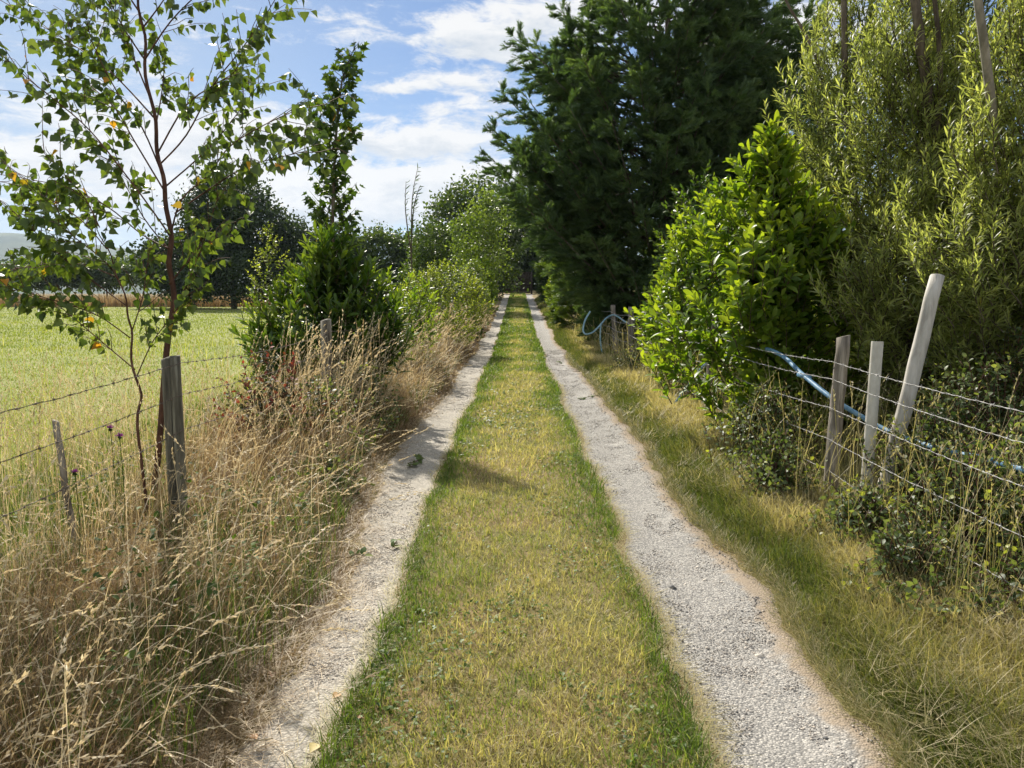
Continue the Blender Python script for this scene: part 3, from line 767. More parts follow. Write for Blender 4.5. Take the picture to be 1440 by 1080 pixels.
M_laurelmid = leaf_mat('mid_laurel_leaves', [(0, (.035, .08, .014)), (.5, (.08, .15, .024)), (1, (.16, .23, .04))], .5, .42, .4, (1.7, 1.6, .4), 1.2)
M_willow = leaf_mat('willow_leaves', [(0, (.12, .155, .052)), (.5, (.23, .27, .088)), (.95, (.39, .42, .17)), (.985, (.42, .38, .12)), (1, (.5, .36, .08))], .60, .42, .45, (1.4, 1.42, .62))
M_cypress = leaf_mat('cypress_sprays', [(0, (.036, .066, .030)), (.5, (.078, .128, .052)), (1, (.15, .21, .08))], .38, .55, .3, (1.4, 1.5, .5), .8)
M_cyplight = leaf_mat('pale_cypress_sprays', [(0, (.04, .075, .016)), (.5, (.085, .14, .028)), (1, (.17, .23, .045))], .40, .55, .3, (1.5, 1.5, .5), .8)
M_broad = leaf_mat('broadleaf_crown', [(0, (.028, .055, .013)), (.5, (.06, .10, .022)), (1, (.12, .165, .04))], .4, .45, .4, (1.6, 1.55, .5), .35)
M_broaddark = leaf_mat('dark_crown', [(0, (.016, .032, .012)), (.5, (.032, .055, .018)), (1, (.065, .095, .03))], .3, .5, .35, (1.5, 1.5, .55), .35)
M_broadlight = leaf_mat('light_crown', [(0, (.06, .10, .02)), (.5, (.12, .18, .035)), (1, (.22, .28, .07))], .48, .42, .4, (1.6, 1.55, .5), .5)
M_privet = leaf_mat('privet_leaves', [(0, (.09, .13, .022)), (.5, (.20, .26, .042)), (1, (.36, .40, .085))], .55, .42, .4, (1.5, 1.5, .5), 1.5)
M_maple = leaf_mat('maple_leaves', [(0, (.022, .05, .010)), (.5, (.045, .085, .016)), (.92, (.10, .15, .025)), (.96, (.35, .30, .07)), (1, (.50, .28, .08))], .4, .4, .4, (1.8, 1.75, .45))
M_bramble = leaf_mat('bramble_leaves', [(0, (.045, .075, .028)), (.5, (.095, .135, .055)), (.9, (.19, .23, .10)), (1, (.34, .37, .08))], .42, .45, .3, (1.6, 1.6, .5), 2)
M_redleaf = leaf_mat('reddened_leaves', [(0, (.035, .06, .02)), (.45, (.05, .07, .025)), (.6, (.16, .05, .04)), (1, (.30, .07, .06))], .35, .6, .15, (1.5, 1.2, .6))

GZ = lambda x, y: float(terrain(np.array([x]), np.array([y]))[0])

def twigs_on(rng, path, n, ln, ang=.9, s0=.2, s1=1.0, up=.25, flat=None):
    P, T = walk(path, s0 + (s1 - s0) * (np.arange(n) + rng.random(n)) / n)
    side = runit(rng, n); side = norm(side - T * (side * T).sum(-1, keepdims=True))
    d = norm(T * math.cos(ang) + side * math.sin(ang) + np.array([0, 0, up]))
    out = []
    for k in range(n):
        L = ln * rng.uniform(.5, 1.2)
        b = d[k] + rng.normal(0, .12, 3); c = d[k] + np.array([0, 0, -.25]) + rng.normal(0, .15, 3)
        out.append(np.array([P[k], P[k] + d[k] * L * .35, P[k] + (d[k] * .35 + b * .35) * L, P[k] + (d[k] * .35 + b * .35 + c * .3) * L]))
    return out

def leaves_on(rng, path, gap, s0=.25):
    P = np.asarray(path); L = np.linalg.norm(np.diff(P, axis=0), axis=1).sum()
    n = max(2, int(L * (1 - s0) / gap))
    return walk(path, s0 + (1 - s0) * (np.arange(n) + .5 + rng.uniform(-.3, .3, n)) / n)

# ---------------- young birches by the left fence
def birch(label, base, trunk, limbs, seed, r0, twn, leafsize, extra=0, gap=.042, tl=.30):
    rng = np.random.default_rng(seed)
    th = thing('birch_tree', label, 'tree', base)
    wood = MB(); lv = MB(); mb = MB()
    tr = smooth_path(trunk, 5); n = len(tr)
    tr = tr + np.stack([.012 * np.sin(np.arange(n) * .9), .012 * np.cos(np.arange(n) * .7), np.zeros(n)], -1)
    tube(wood, tr, np.linspace(r0, r0 * .22, n), 9)
    allp = []
    LP = [smooth_path(l, 4) for l in limbs]
    for k in range(extra):
        s = .28 + .68 * (k + .5) / extra
        p, t = walk(tr, [s]); a = rng.random() * 2 * PI
        d = norm(np.array([math.cos(a) * .8, math.sin(a), .75 + .3 * rng.random()])); Ln = (1.15 - .75 * s) * rng.uniform(.7, 1.2)
        LP.append(smooth_path([p[0], p[0] + d * Ln * .5, p[0] + d * Ln + np.array([0, 0, .12])], 4))
    for l in LP:
        Ln = np.linalg.norm(np.diff(l, axis=0), axis=1).sum()
        tube(mb, l, np.linspace(max(.0042, r0 * .27), .002, len(l)), 5)
        allp.append((l, .35))
        for tw in twigs_on(rng, l, max(3, int(Ln * twn)), tl, .75, .22, 1.0, .2):
            tw = smooth_path(tw, 2); tube(mb, tw, np.linspace(.0026, .0012, len(tw)), 4, cap=False); allp.append((tw, .12))
    for l, s0 in allp:
        P, T = leaves_on(rng, l, gap * rng.uniform(.8, 1.4), s0)
        m = len(P)
        d = norm(np.array([0, 0, -1.0]) + .55 * T + .65 * runit(rng, m) * [1, 1, .6])
        nn = norm(runit(rng, m) + [0, 0, .2])
        mix_scatter(lv, BIRCH, rng, P, d, nn, leafsize * rng.uniform(.6, 1.25, m), np.where(rng.random(m) < .010, rng.uniform(.95, 1, m), rng.uniform(0, .9, m)))
    wood.build('trunk', M_birchbark, th, True, base)
    mb.build('branches', M_birchbark, th, True, base)
    lv.build('leaves', M_birch, th, False, base)
    return th

Yb = 5.15
A = lambda pts, Y0, Y1: [at(px, py, Y0 + (Y1 - Y0) * k / (len(pts) - 1)) for k, (px, py) in enumerate(pts)]
b0 = at_ground(238, 745); b0 = np.array([b0[0] - .18, Yb, GZ(b0[0] - .18, Yb)])
trunk = [b0] + A([(237, 500), (241, 400), (239, 345), (234, 281), (224, 225), (215, 157), (203, 75), (198, 10), (190, -90), (186, -190)], Yb, Yb + .15)
limbs = [
    A([(237, 330), (225, 311), (187, 259), (127, 184), (75, 139), (41, 112), (5, 80), (-40, 60)], Yb, Yb - .7),
    A([(216, 165), (175, 120), (140, 88), (90, 55), (40, 25), (10, 5)], Yb, Yb + .6),
    A([(240, 330), (255, 281), (292, 247), (319, 210), (356, 184), (412, 157), (440, 150)], Yb, Yb - .75),
    A([(226, 230), (262, 190), (300, 120), (335, 75), (368, 30), (392, -10)], Yb, Yb - .5),
    A([(246, 300), (300, 262), (345, 235), (390, 222), (432, 212)], Yb, Yb - .95),
    A([(212, 140), (185, 75), (160, 20), (135, -40)], Yb, Yb + .4),
    A([(203, 85), (240, 30), (290, -20), (330, -60)], Yb, Yb - .2),
    A([(232, 270), (190, 200), (160, 150), (118, 110), (100, 60), (95, 20)], Yb, Yb + .8),
    A([(222, 215), (260, 150), (300, 120), (330, 100), (350, 60)], Yb, Yb - .35),
    A([(228, 245), (200, 180), (165, 130), (130, 60), (120, 10)], Yb, Yb - .3),
    A([(238, 350), (200, 330), (150, 290), (90, 262), (30, 250), (0, 235)], Yb, Yb + .35),
    A([(238, 400), (262, 370), (285, 345), (330, 330)], Yb, Yb + .2),
    A([(200, 40), (230, 0), (250, -40)], Yb, Yb + .3), A([(198, 20), (165, -30), (150, -60)], Yb, Yb - .3)]
birch('young birch with a red brown stem rising behind the near left fence post', b0, trunk, limbs, 31, .022, 14, .062, 7, .032)
Y2 = 4.75
b1 = np.array([*at(196, 600, Y2)[:2], 0]); b1[2] = GZ(b1[0], b1[1])
stem = [b1] + A([(197, 600), (194, 545), (184, 480), (181, 440), (168, 395), (150, 350), (135, 310)], Y2, Y2 - .1)
lim2 = [A([(183, 475), (140, 445), (95, 428), (40, 412), (5, 400)], Y2, Y2 - .5),
        A([(178, 430), (130, 395), (85, 360), (45, 322), (5, 285)], Y2, Y2 - .3),
        A([(184, 470), (200, 420), (206, 380), (212, 340)], Y2, Y2 + .25),
        A([(165, 390), (110, 370), (60, 372), (10, 380)], Y2, Y2 + .5),
        A([(150, 350), (115, 310), (70, 280), (25, 260)], Y2, Y2 + .3),
        A([(190, 520), (140, 478), (95, 440), (70, 420)], Y2, Y2 - .2),
        A([(192, 530), (215, 480), (245, 440), (270, 395)], Y2, Y2 + .1),
        A([(172, 405), (150, 370), (100, 330), (60, 300)], Y2, Y2 - .6),
        A([(140, 320), (120, 280), (90, 245), (62, 215)], Y2, Y2 - .2)]
birch('low bushy birch with several dark stems beside the taller birch', b1, stem, lim2, 32, .010, 20, .058, 0, .028, .26)

# ---------------- leafy shoots on an envelope
def shrub(name, label, cat, base, prof, nsh, ln, gap, tmpls, size, mat, seed, spread=.8, up=.9, sq=(1, 1), lean=(0, 0), group=None, lump=.25, stems=7, dn=.15, inner=.35, wood=M_twig, wind=None, tipr=1.0, stem_r=.018, partname='leaves', back=.35):
    rng = np.random.default_rng(seed)
    base = np.array([base[0], base[1], GZ(base[0], base[1])])
    th = thing(name, label, cat, base, group)
    zs = np.array([p[0] for p in prof]); rs = np.array([p[1] for p in prof])
    zz = np.linspace(zs[0], zs[-1], 200); cdf = np.cumsum(np.interp(zz, zs, rs) + .08); cdf /= cdf[-1]
    z = np.interp(rng.random(nsh), cdf, zz)
    ph = rng.random(nsh) * 2 * PI
    # fewer shoots on the side nobody looks at
    keep = (np.sin(ph) < .35) | (rng.random(nsh) < back); z = z[keep]; ph = ph[keep]; nsh = len(z)
    lumpv = 1 + lump * (2 * fbm(ph * 1.6 + seed, z * 1.7 + 3, seed, 3) - 1) * 1.6
    rr = np.interp(z, zs, rs) * lumpv
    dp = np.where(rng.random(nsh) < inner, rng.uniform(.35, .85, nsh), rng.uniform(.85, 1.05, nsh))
    t = (z - zs[0]) / (zs[-1] - zs[0])
    tip = base + np.stack([np.cos(ph) * rr * dp * sq[0] + lean[0] * t, np.sin(ph) * rr * dp * sq[1] + lean[1] * t, z], -1)
    slope = np.gradient(np.interp(zz, zs, rs), zz); sl = np.interp(z, zz, slope)
    outw = norm(np.stack([np.cos(ph), np.sin(ph), np.clip(-sl, -.5, 1.2)], -1))
    d = norm(outw * spread + np.array([0, 0, up]) + .35 * runit(rng, nsh))
    lv = MB(); wd = MB()
    for k in range(nsh):
        L = ln * rng.uniform(.55, 1.25)
        o = tip[k] - d[k] * L
        e = np.array([0, 0, -dn * L]) if wind is None else np.asarray(wind) * L
        path = np.array([o, o + d[k] * L * .4, o + d[k] * L * .75 + e * .25, tip[k] + e * .8])
        tube(wd, path, np.array([.0055, .0045, .0035, .002]) * (size / .1) ** .5, 3, cap=False)
        P, T = leaves_on(rng, path, gap, .05)
        m = len(P); a = np.arange(m) * 2.4 + rng.random() * 6
        ref = norm(np.cross(T, runit(rng, 1))); bi = np.cross(T, ref)
        rad = ref * np.cos(a)[:, None] + bi * np.sin(a)[:, None]
        f = np.linspace(0, 1, m)[:, None]
        dd = norm(T * (.35 + .75 * f * tipr) + rad * (1 - .45 * f) + .22 * runit(rng, m) + (0 if wind is None else .55 * np.asarray(wind)))
        nn = norm(T * 1.0 - rad * .35 + .3 * runit(rng, m))
        sz = size * rng.uniform(.7, 1.2, m) * (1 - .3 * f[:, 0] ** 3)
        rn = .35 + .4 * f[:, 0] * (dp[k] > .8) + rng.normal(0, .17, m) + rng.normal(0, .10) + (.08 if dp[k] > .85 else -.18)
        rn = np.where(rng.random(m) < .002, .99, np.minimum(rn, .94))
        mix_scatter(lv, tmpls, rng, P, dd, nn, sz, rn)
    for k in range(stems):
        j = rng.integers(nsh); q = tip[j] - d[j] * ln * .8
        b = base + np.array([rng.normal(0, .06), rng.normal(0, .06), -.03])
        mid = b * .5 + q * .5 + np.array([0, 0, .12 * np.linalg.norm(q - b)])
        pth = smooth_path([b, mid, q], 5)
        tube(wd, pth, np.linspace(stem_r, stem_r * .3, len(pth)), 6)
    wd.build('stems', wood, th, True, base)
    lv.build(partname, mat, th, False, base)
    return th

# right-hand laurels
shrub('laurel_bush', 'bright glossy laurel bush spilling over the wires left of the weathered post', 'bush', (2.80, 8.1),
      [(.15, .55), (.7, .85), (1.4, .95), (2.1, .80), (2.6, .42), (3.3, .12)], 900, .55, .035, LAUREL, .158, M_laurel, 41, sq=(.95, .62), lean=(-.22, 0), stems=12, inner=.25, lump=.85, up=1.1)
shrub('laurel_bush', 'narrow bright laurel bush leaning into the dark cypress beyond the glossy one', 'bush', (2.75, 11.8),
      [(.25, .6), (.9, .9), (1.6, .95), (2.4, .75), (3.0, .35), (3.3, .08)], 800, .42, .038, LAUREL, .145, M_laurel, 42, lean=(.35, 0), stems=8)
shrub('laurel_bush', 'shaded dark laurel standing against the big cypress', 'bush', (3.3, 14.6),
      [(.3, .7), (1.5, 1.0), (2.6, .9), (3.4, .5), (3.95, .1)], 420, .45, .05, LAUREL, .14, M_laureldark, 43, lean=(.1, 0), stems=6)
# left laurel mass with long upright leaves
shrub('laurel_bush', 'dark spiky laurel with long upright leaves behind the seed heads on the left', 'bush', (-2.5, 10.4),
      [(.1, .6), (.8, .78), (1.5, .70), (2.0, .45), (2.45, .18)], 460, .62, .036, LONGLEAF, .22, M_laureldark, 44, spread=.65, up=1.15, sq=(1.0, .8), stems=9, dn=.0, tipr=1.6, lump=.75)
shrub('privet_bush', 'upright small leaved shrub left of the spiky laurel', 'bush', (-3.45, 10.8),
      [(.1, .4), (.9, .5), (1.7, .38), (2.3, .22), (2.55, .05)], 330, .3, .022, OVAL, .04, M_privet, 45, stems=6, lump=.3)
shrub('privet_bush', 'rounded yellow green bush rising from the left verge', 'bush', (-1.98, 20),
      [(.3, .85), (1.0, 1.15), (1.7, 1.1), (2.15, .7), (2.4, .15)], 1100, .30, .028, OVAL, .068, M_privet, 46, stems=6, lump=.2, dn=-.1)
shrub('laurel_bush', 'laurel of medium size in the gap right of the spiky laurel', 'bush', (-2.3, 14.5),
      [(.2, .7), (1.0, .95), (1.6, .8), (2.1, .25)], 300, .45, .05, LONGLEAF, .17, M_laurel, 47, stems=6, up=1.0, dn=.05)
shrub('laurel_bush', 'upright laurel narrowing the lane on the left near the gate', 'bush', (-1.85, 41),
      [(.1, .6), (1.0, .8), (2.0, .75), (2.7, .4), (3.05, .1)], 360, .5, .065, LAUREL, .2, M_laurel, 48, stems=5)
shrub('hedge_bush', 'dusky green bush filling the left verge before the gate', 'bush', (-2.15, 30),
      [(.1, .8), (1.0, 1.1), (1.9, .95), (2.5, .3)], 420, .45, .045, OVAL, .1, M_broad, 49, stems=5)
for k, (lx, ly, h, lab) in enumerate([(1.95, 34.5, 2.2, 'nearest of three small laurels lining the right track'), (2.05, 41, 2.5, 'middle of three small laurels lining the right track'), (1.95, 48, 2.9, 'farthest of three small laurels lining the right track')]):
    shrub('laurel_bush', lab, 'bush', (lx, ly), [(.2, .4), (h * .4, .55), (h * .75, .45), (h, .1)], 230, .45, .06, LAUREL, .17, M_laurel, 50 + k, stems=4, group='small laurels along the right track')

# red-leaved dogwood tangle in the left verge
shrub('dogwood_bush', 'reddening dogwood tangle among the straw behind the near left post', 'bush', (-2.30, 7.0),
      [(.1, .45), (.55, .55), (.95, .4), (1.2, .1)], 170, .4, .036, OVAL, .06, M_redleaf, 56, stems=10, dn=.2, stem_r=.008)

for k, (bx, by, r, h, mt, lab) in enumerate([(-2.05, 25, 1.0, 2.5, M_broad, 'green hedge bush just beyond the rounded yellow green bush'), (-2.15, 35.5, 1.0, 2.9, M_broadlight, 'pale green hedge bush in the left row beyond the dusky one'), (-2.3, 48, 1.2, 3.2, M_broad, 'hedge bush in the left row behind the upright laurel'), (-2.2, 58, 1.2, 3.4, M_broaddark, 'dark hedge bush in the left row nearest the gate'), (2.6, 58, 1.2, 3.6, M_broaddark, 'dark hedge bush on the right just before the gate')]):
    shrub('hedge_bush', lab, 'bush', (bx, by), [(.05, r * .85), (h * .35, r), (h * .75, r * .8), (h, r * .2)], 420, .45, .05, OVAL, .12 + .02 * k, mt, 150 + k, stems=4)
for k, (bx, by, r, h, lab) in enumerate([(-1.85, 6.9, .45, .95, 'dark leafy bramble in the straw right of the reddening dogwood'), (-1.8, 8.3, .48, .95, 'dark bramble at the foot of the spiky laurel'), (-1.5, 6.0, .30, .5, 'low trailing bramble reaching the left track by the leafy sprig')]):
    shrub('bramble_bush', lab, 'bush', (bx, by), [(.05, r * .9), (h * .4, r * 1.1), (h * .8, r * .8), (h, r * .3)], 170, .36, .03, OVAL, .05, M_bramble, 160 + k, spread=.6, up=.7, stems=10, dn=.4, lump=.7, group='brambles in the left verge', stem_r=.004, wood=M_birchbark)
# ---------------- willows on the right
WIND = (.20, -.06, -.14)
def willow(label, base, prof, n, seed, lean=(0, 0), sq=(1, 1), trunks=(), ln=.62, size=.106, gap=.0145, group='willows over the right fence', wind=WIND, inner=.18):
    th = shrub('willow_tree', label, 'tree', base, prof, n, ln, gap, WILLOW, size, M_willow, seed, spread=.8, up=.85, lean=lean, sq=sq, stems=10, wind=wind, lump=.35, inner=inner, wood=M_bark, stem_r=.03, tipr=1.3, back=.3)
    b = np.array(th.location)
    tk = MB()
    for (p, r) in trunks:
        pth = smooth_path(p, 6); tube(tk, pth, np.linspace(r, r * .6, len(pth)), 9)
    if trunks: tk.build('trunk', M_palebark if seed == 63 else M_bark, th, True, b)
    return th
willow('feathery willow nearest the bright laurel with a thin dark stem against the sky', (4.0, 8.9), [(.2, .8), (1.2, 1.35), (2.4, 1.5), (3.6, 1.35), (4.6, .9), (5.6, .3)], 2200, 61,
       trunks=[([at(1212, 560, 8.9), at(1205, 330, 8.8), at(1190, 130, 8.7), at(1187, 30, 8.7), at(1186, -120, 8.7)], .045),
               ([at(1212, 540, 8.9), at(1200, 300, 8.8), at(1150, 90, 8.9), at(1105, 0, 9.0), at(1085, -60, 9)], .02)], sq=(.95, .5))
willow('broad willow behind the leaning pole with forked dark limbs', (4.6, 7.8), [(.2, 1.0), (1.2, 1.5), (2.4, 1.55), (3.5, 1.3), (4.5, .9), (5.5, .3)], 2500, 62,
       trunks=[([at(1350, 600, 7.6), at(1330, 300, 7.6), at(1305, 130, 7.6), at(1287, 0, 7.6), at(1280, -100, 7.6)], .06),
               ([at(1318, 200, 7.6), at(1322, 90, 7.5), at(1312, -20, 7.4)], .03)], sq=(1, .45))
willow('willow at the right edge with a pale slanting trunk', (4.6, 6.3), [(.2, .9), (1.1, 1.35), (2.2, 1.4), (3.2, 1.15), (4.2, .75), (4.8, .3)], 2300, 63,
       trunks=[([at(1428, 620, 7.0), at(1412, 330, 6.8), at(1398, 180, 6.2), at(1386, 80, 6.0), at(1372, -20, 5.9), at(1350, -150, 5.8)], .042)], sq=(1.0, .5))
willow('low willow sprays arching down behind the white pipe', (3.75, 7.0), [(.3, .5), (.9, .8), (1.6, .85), (2.3, .6), (2.9, .2)], 800, 64, sq=(1.1, .45), ln=.55)
# dark hedge that closes the view under and behind the willows
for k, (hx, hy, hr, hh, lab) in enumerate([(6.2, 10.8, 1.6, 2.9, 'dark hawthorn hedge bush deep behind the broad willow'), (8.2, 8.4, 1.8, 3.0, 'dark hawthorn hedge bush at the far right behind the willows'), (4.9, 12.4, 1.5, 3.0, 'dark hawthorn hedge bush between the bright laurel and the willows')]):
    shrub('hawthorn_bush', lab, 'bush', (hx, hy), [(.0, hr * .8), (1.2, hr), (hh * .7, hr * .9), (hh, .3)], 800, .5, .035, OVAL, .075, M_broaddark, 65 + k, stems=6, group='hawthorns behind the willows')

# ---------------- brambles under the right fence
brs = [((1.95, 5.65), .60, .30, 170, 'bramble climbing left of the foot of the weathered right post'),
       ((2.18, 4.75), .42, .38, 210, 'low bramble in front of the foot of the white pipe'),
       ((2.50, 4.25), .78, .42, 260, 'grey green bramble under the sagging lower wires'),
       ((2.08, 3.95), .42, .35, 200, 'bramble edging the straw nearest the right track'),
       ((3.0, 4.25), 1.0, .5, 260, 'tall bramble at the right edge under the top wires'),
       ((2.80, 5.15), .85, .40, 230, 'bramble between the white pipe and the leaning pole'),
       ((3.35, 5.5), 1.1, .55, 260, 'bramble mound round the foot of the leaning pole'),
       ((2.45, 3.4), .45, .42, 210, 'small low bramble in the near right corner'),
       ((2.2, 6.7), .80, .45, 210, 'bramble filling the gap between weathered post and bright laurel'),
       ((3.9, 5.9), 1.35, .6, 260, 'bramble bank below the willow at the right edge'),
       ((2.3, 14.8), .7, .6, 150, 'dark bramble below the blue hose on the far post')]
for k, (b, h, r, n, lab) in enumerate(brs):
    shrub('bramble_bush', lab, 'bush', b, [(.05, r * .9), (h * .35, r * 1.1), (h * .7, r * .95), (h * 1.05, r * .35)], int(n * 1.7), .40, .030, OVAL, .046, M_bramble, 80 + k, spread=.55, up=.8, stems=14, dn=.45, lump=.75, group='brambles along the right fence', stem_r=.005, wood=M_birchbark, inner=.45)

# ---------------- slim maple behind the birch
def maple():
    rng = np.random.default_rng(33)
    Ym = 12.3
    base = at(474, 560, Ym); base = np.array([base[0], Ym, GZ(base[0], Ym)])
    th = thing('maple_tree', 'slim columnar young maple standing clear against the sky on the left', 'tree', base)
    tk = smooth_path([base, at(470, 400, Ym), at(468, 300, Ym), at(472, 200, Ym), at(480, 120, Ym), at(487, 95, Ym), at(499, 66, Ym)], 5)
    wd = MB(); lv = MB(); tube(wd, tk, np.linspace(.035, .005, len(tk)), 7)
    n = 190
    s = .22 + .78 * (np.arange(n) + rng.random(n)) / n; P, T = walk(tk, s)
    a = rng.random(n) * 2 * PI
    for k in range(n):
        hz_ = (.50 - .32 * sstep(.80, 1.0, s[k])) * rng.uniform(.55, 1.2)
        d = norm(np.array([math.cos(a[k]), math.sin(a[k]), .75])); L = hz_
        path = np.array([P[k], P[k] + d * L * .5, P[k] + d * L * .8 + [0, 0, .1 * L]])
        tube(wd, path, [.006, .004, .002], 4, cap=False)
        Q, T2 = leaves_on(rng, path, .048, .12); m = len(Q)
        dd = norm(np.array([0, 0, -.9]) + .7 * norm(Q - P[k] + 1e-4) + .5 * runit(rng, m))
        mix_scatter(lv, MAPLE, rng, Q + dd * .05, dd, norm(runit(rng, m) * .7 + [0, 0, .7]), .13 * rng.uniform(.6, 1.15, m), np.where(rng.random(m) < .03, rng.uniform(.92, 1, m), rng.uniform(0, .85, m)))
    wd.build('trunk', M_bark, th, True, base); lv.build('leaves', M_maple, th, False, base)
maple()

# ---------------- distant and middle broadleaved trees: clumps of leaves on lumpy crowns
def crown_tree(name, label, base, lumps, nclump, nleaf, leaf, mat, seed, trunk_r=.16, sig=.38, tm=DIAMOND, group=None, limb=True, flat=.75, cat='tree'):
    rng = np.random.default_rng(seed)
    base = np.array([base[0], base[1], GZ(base[0], base[1])])
    th = thing(name, label, cat, base, group)
    lv = MB(); wd = MB()
    vol = np.array([l[3] * l[5] for l in lumps]); vol = vol / vol.sum()
    for l, v in zip(lumps, vol):
        c = np.array(l[:3]) + [base[0], base[1], base[2]]; r = np.array(l[3:])
        m = max(6, int(nclump * v))
        q = runit(rng, m); f = rng.uniform(.55, 1.06, m) ** .6
        q = q * f[:, None]
        bad = (q[:, 1] > .45); q[bad, 1] *= rng.choice([-1, 1], bad.sum(), p=[.6, .4])
        cen = c + q * r * (1 + .22 * (2 * vnoise(q[:, 0] * 3 + seed, q[:, 2] * 3, seed)[:, None] - 1))
        cr = rng.uniform(.15, .85, m)
        nl = np.maximum(3, rng.poisson(nleaf, m)); idx = np.repeat(np.arange(m), nl); N = len(idx)
        P = cen[idx] + rng.normal(0, 1, (N, 3)) * sig * np.array([1, 1, flat]) * rng.uniform(.6, 1.4, m)[idx][:, None]
        d = norm(runit(rng, N) + .5 * q[idx] + [0, 0, -.1]); nn = norm(runit(rng, N) + [0, 0, .8])
        P[:, 2] = np.maximum(P[:, 2], base[2] + .05)
        mix_scatter(lv, tm, rng, P, d, nn, leaf * rng.uniform(.6, 1.3, N), .6 * cr[idx] + .4 * rng.random(N))
        if limb:
            for j in range(5):
                e = cen[rng.integers(m)]; s = base + [0, 0, .35 * (c[2] - base[2])]
                p = smooth_path([s, s * .45 + e * .55 + np.array([0, 0, .3]), e], 4); tube(wd, p, np.linspace(trunk_r * .4, trunk_r * .1, len(p)), 5, cap=False)
    top = np.array(lumps[0][:3]) + base
    p = smooth_path([base - [0, 0, .1], base * .5 + top * .5 + rng.normal(0, .08, 3), top], 4)
    tube(wd, p, np.linspace(trunk_r, trunk_r * .4, len(p)), 8)
    wd.build('trunk', M_bark, th, True, base); lv.build('crown', mat, th, False, base)
    return th

def px_lump(px, py, Y, rpx, rpy, base, ry=None):
    """lump centred on a photo pixel at depth Y, radii given in photo pixels, relative to base"""
    c = at(px, py, Y); k = Y / FPX
    return (c[0] - base[0], c[1] - base[1], c[2] - GZ(base[0], base[1]), rpx * k, (ry or rpx) * k, rpy * k)
def pxt(px, Y): return (at(px, 400, Y)[0], Y)

b = pxt(328, 76)
crown_tree('field_tree', 'tall dark round tree beyond the field behind the birch', b, [px_lump(325, 290, 76, 55, 42, b), px_lump(345, 330, 76, 62, 45, b), px_lump(300, 340, 76, 50, 45, b), px_lump(330, 385, 75, 85, 32, b)], 1500, 20, .30, M_broaddark, 101, .3, .55)
b = pxt(405, 77)
crown_tree('field_tree', 'lower dark bush tree joined to the right of the tall dark tree', b, [px_lump(408, 345, 77, 35, 32, b), px_lump(400, 385, 77, 50, 32, b)], 800, 18, .30, M_broaddark, 102, .2, .5)
b = pxt(245, 78)
crown_tree('field_tree', 'dark thicket left of the tall dark tree beyond the field', b, [px_lump(240, 372, 78, 40, 35, b), px_lump(270, 392, 78, 40, 25, b)], 800, 18, .30, M_broaddark, 103, .2, .5)
for k, (px, py, rx, rz, lab) in enumerate([(470, 365, 50, 38, 'hedgerow tree showing between maple and laurel'), (535, 362, 48, 36, 'hedgerow tree right of the slim maple under the clouds'), (590, 368, 36, 34, 'hedgerow tree at the foot of the round green tree')]):
    b = pxt(px, 80)
    crown_tree('hedgerow_tree', lab, b, [px_lump(px, py, 80, rx, rz, b), px_lump(px - 10, 395, 80, rx, 30, b)], 700, 18, .30, [M_broaddark, M_broad, M_broad][k], 104 + k, .2, .5, group='hedgerow trees beyond the field')
b = pxt(640, 63)
crown_tree('round_tree', 'big rounded green tree left of the lane end', b, [px_lump(672, 300, 63, 48, 52, b), px_lump(640, 315, 62, 42, 45, b), px_lump(690, 330, 63, 45, 50, b), px_lump(625, 360, 61, 38, 40, b), px_lump(680, 375, 62, 50, 35, b)], 1500, 13, .24, M_broad, 110, .28, .42)
b = pxt(612, 52)
crown_tree('field_bush', 'grey green bushy tree in front of the big rounded tree', b, [px_lump(612, 345, 52, 32, 32, b), px_lump(612, 385, 52, 40, 30, b)], 500, 14, .17, M_broad, 111, .12, .33)
b = pxt(672, 45)
crown_tree('ash_sapling', 'loose yellow green young ash beside the lane on the left', b, [px_lump(690, 300, 45, 30, 34, b), px_lump(665, 330, 44, 30, 34, b), px_lump(685, 345, 45, 22, 32, b), px_lump(672, 372, 44, 36, 34, b)], 640, 9, .15, M_broadlight, 112, .07, .28)
b = pxt(690, 53)
crown_tree('ash_sapling', 'loose green young ash leaning over the gate', b, [px_lump(716, 318, 53, 26, 36, b), px_lump(690, 352, 53, 14, 24, b)], 420, 12, .16, M_broaddark, 113, .07, .28)
for k, (px, py, rx, rz, lab) in enumerate([(715, 345, 50, 48, 'dark tree closing the lane behind the gate'), (775, 340, 48, 50, 'dark tree behind the gate on the right'), (650, 360, 50, 45, 'dark tree behind the gate on the left')]):
    b = pxt(px, 84 + k)
    crown_tree('dark_tree', lab, b, [px_lump(px, py, 84, rx, rz, b), px_lump(px, 385, 84, rx, 34, b)], 800, 16, .32, M_broaddark, 114 + k, .2, .55, group='dark trees behind the gate')
for k, (px, py, rx, rz, lab) in enumerate([(-40, 392, 60, 14, 'low pale hedge tree at the far left end of the field'), (60, 386, 55, 16, 'low hedge tree left of the bushy birch stems'), (150, 384, 55, 18, 'low hedge tree seen between the two birches')]):
    b = pxt(px, 125)
    crown_tree('hedge_tree', lab, b, [px_lump(px, py, 125, rx, rz, b)], 500, 14, .5, M_broad, 120 + k, .15, .7, group='low hedge trees at the left', limb=False)

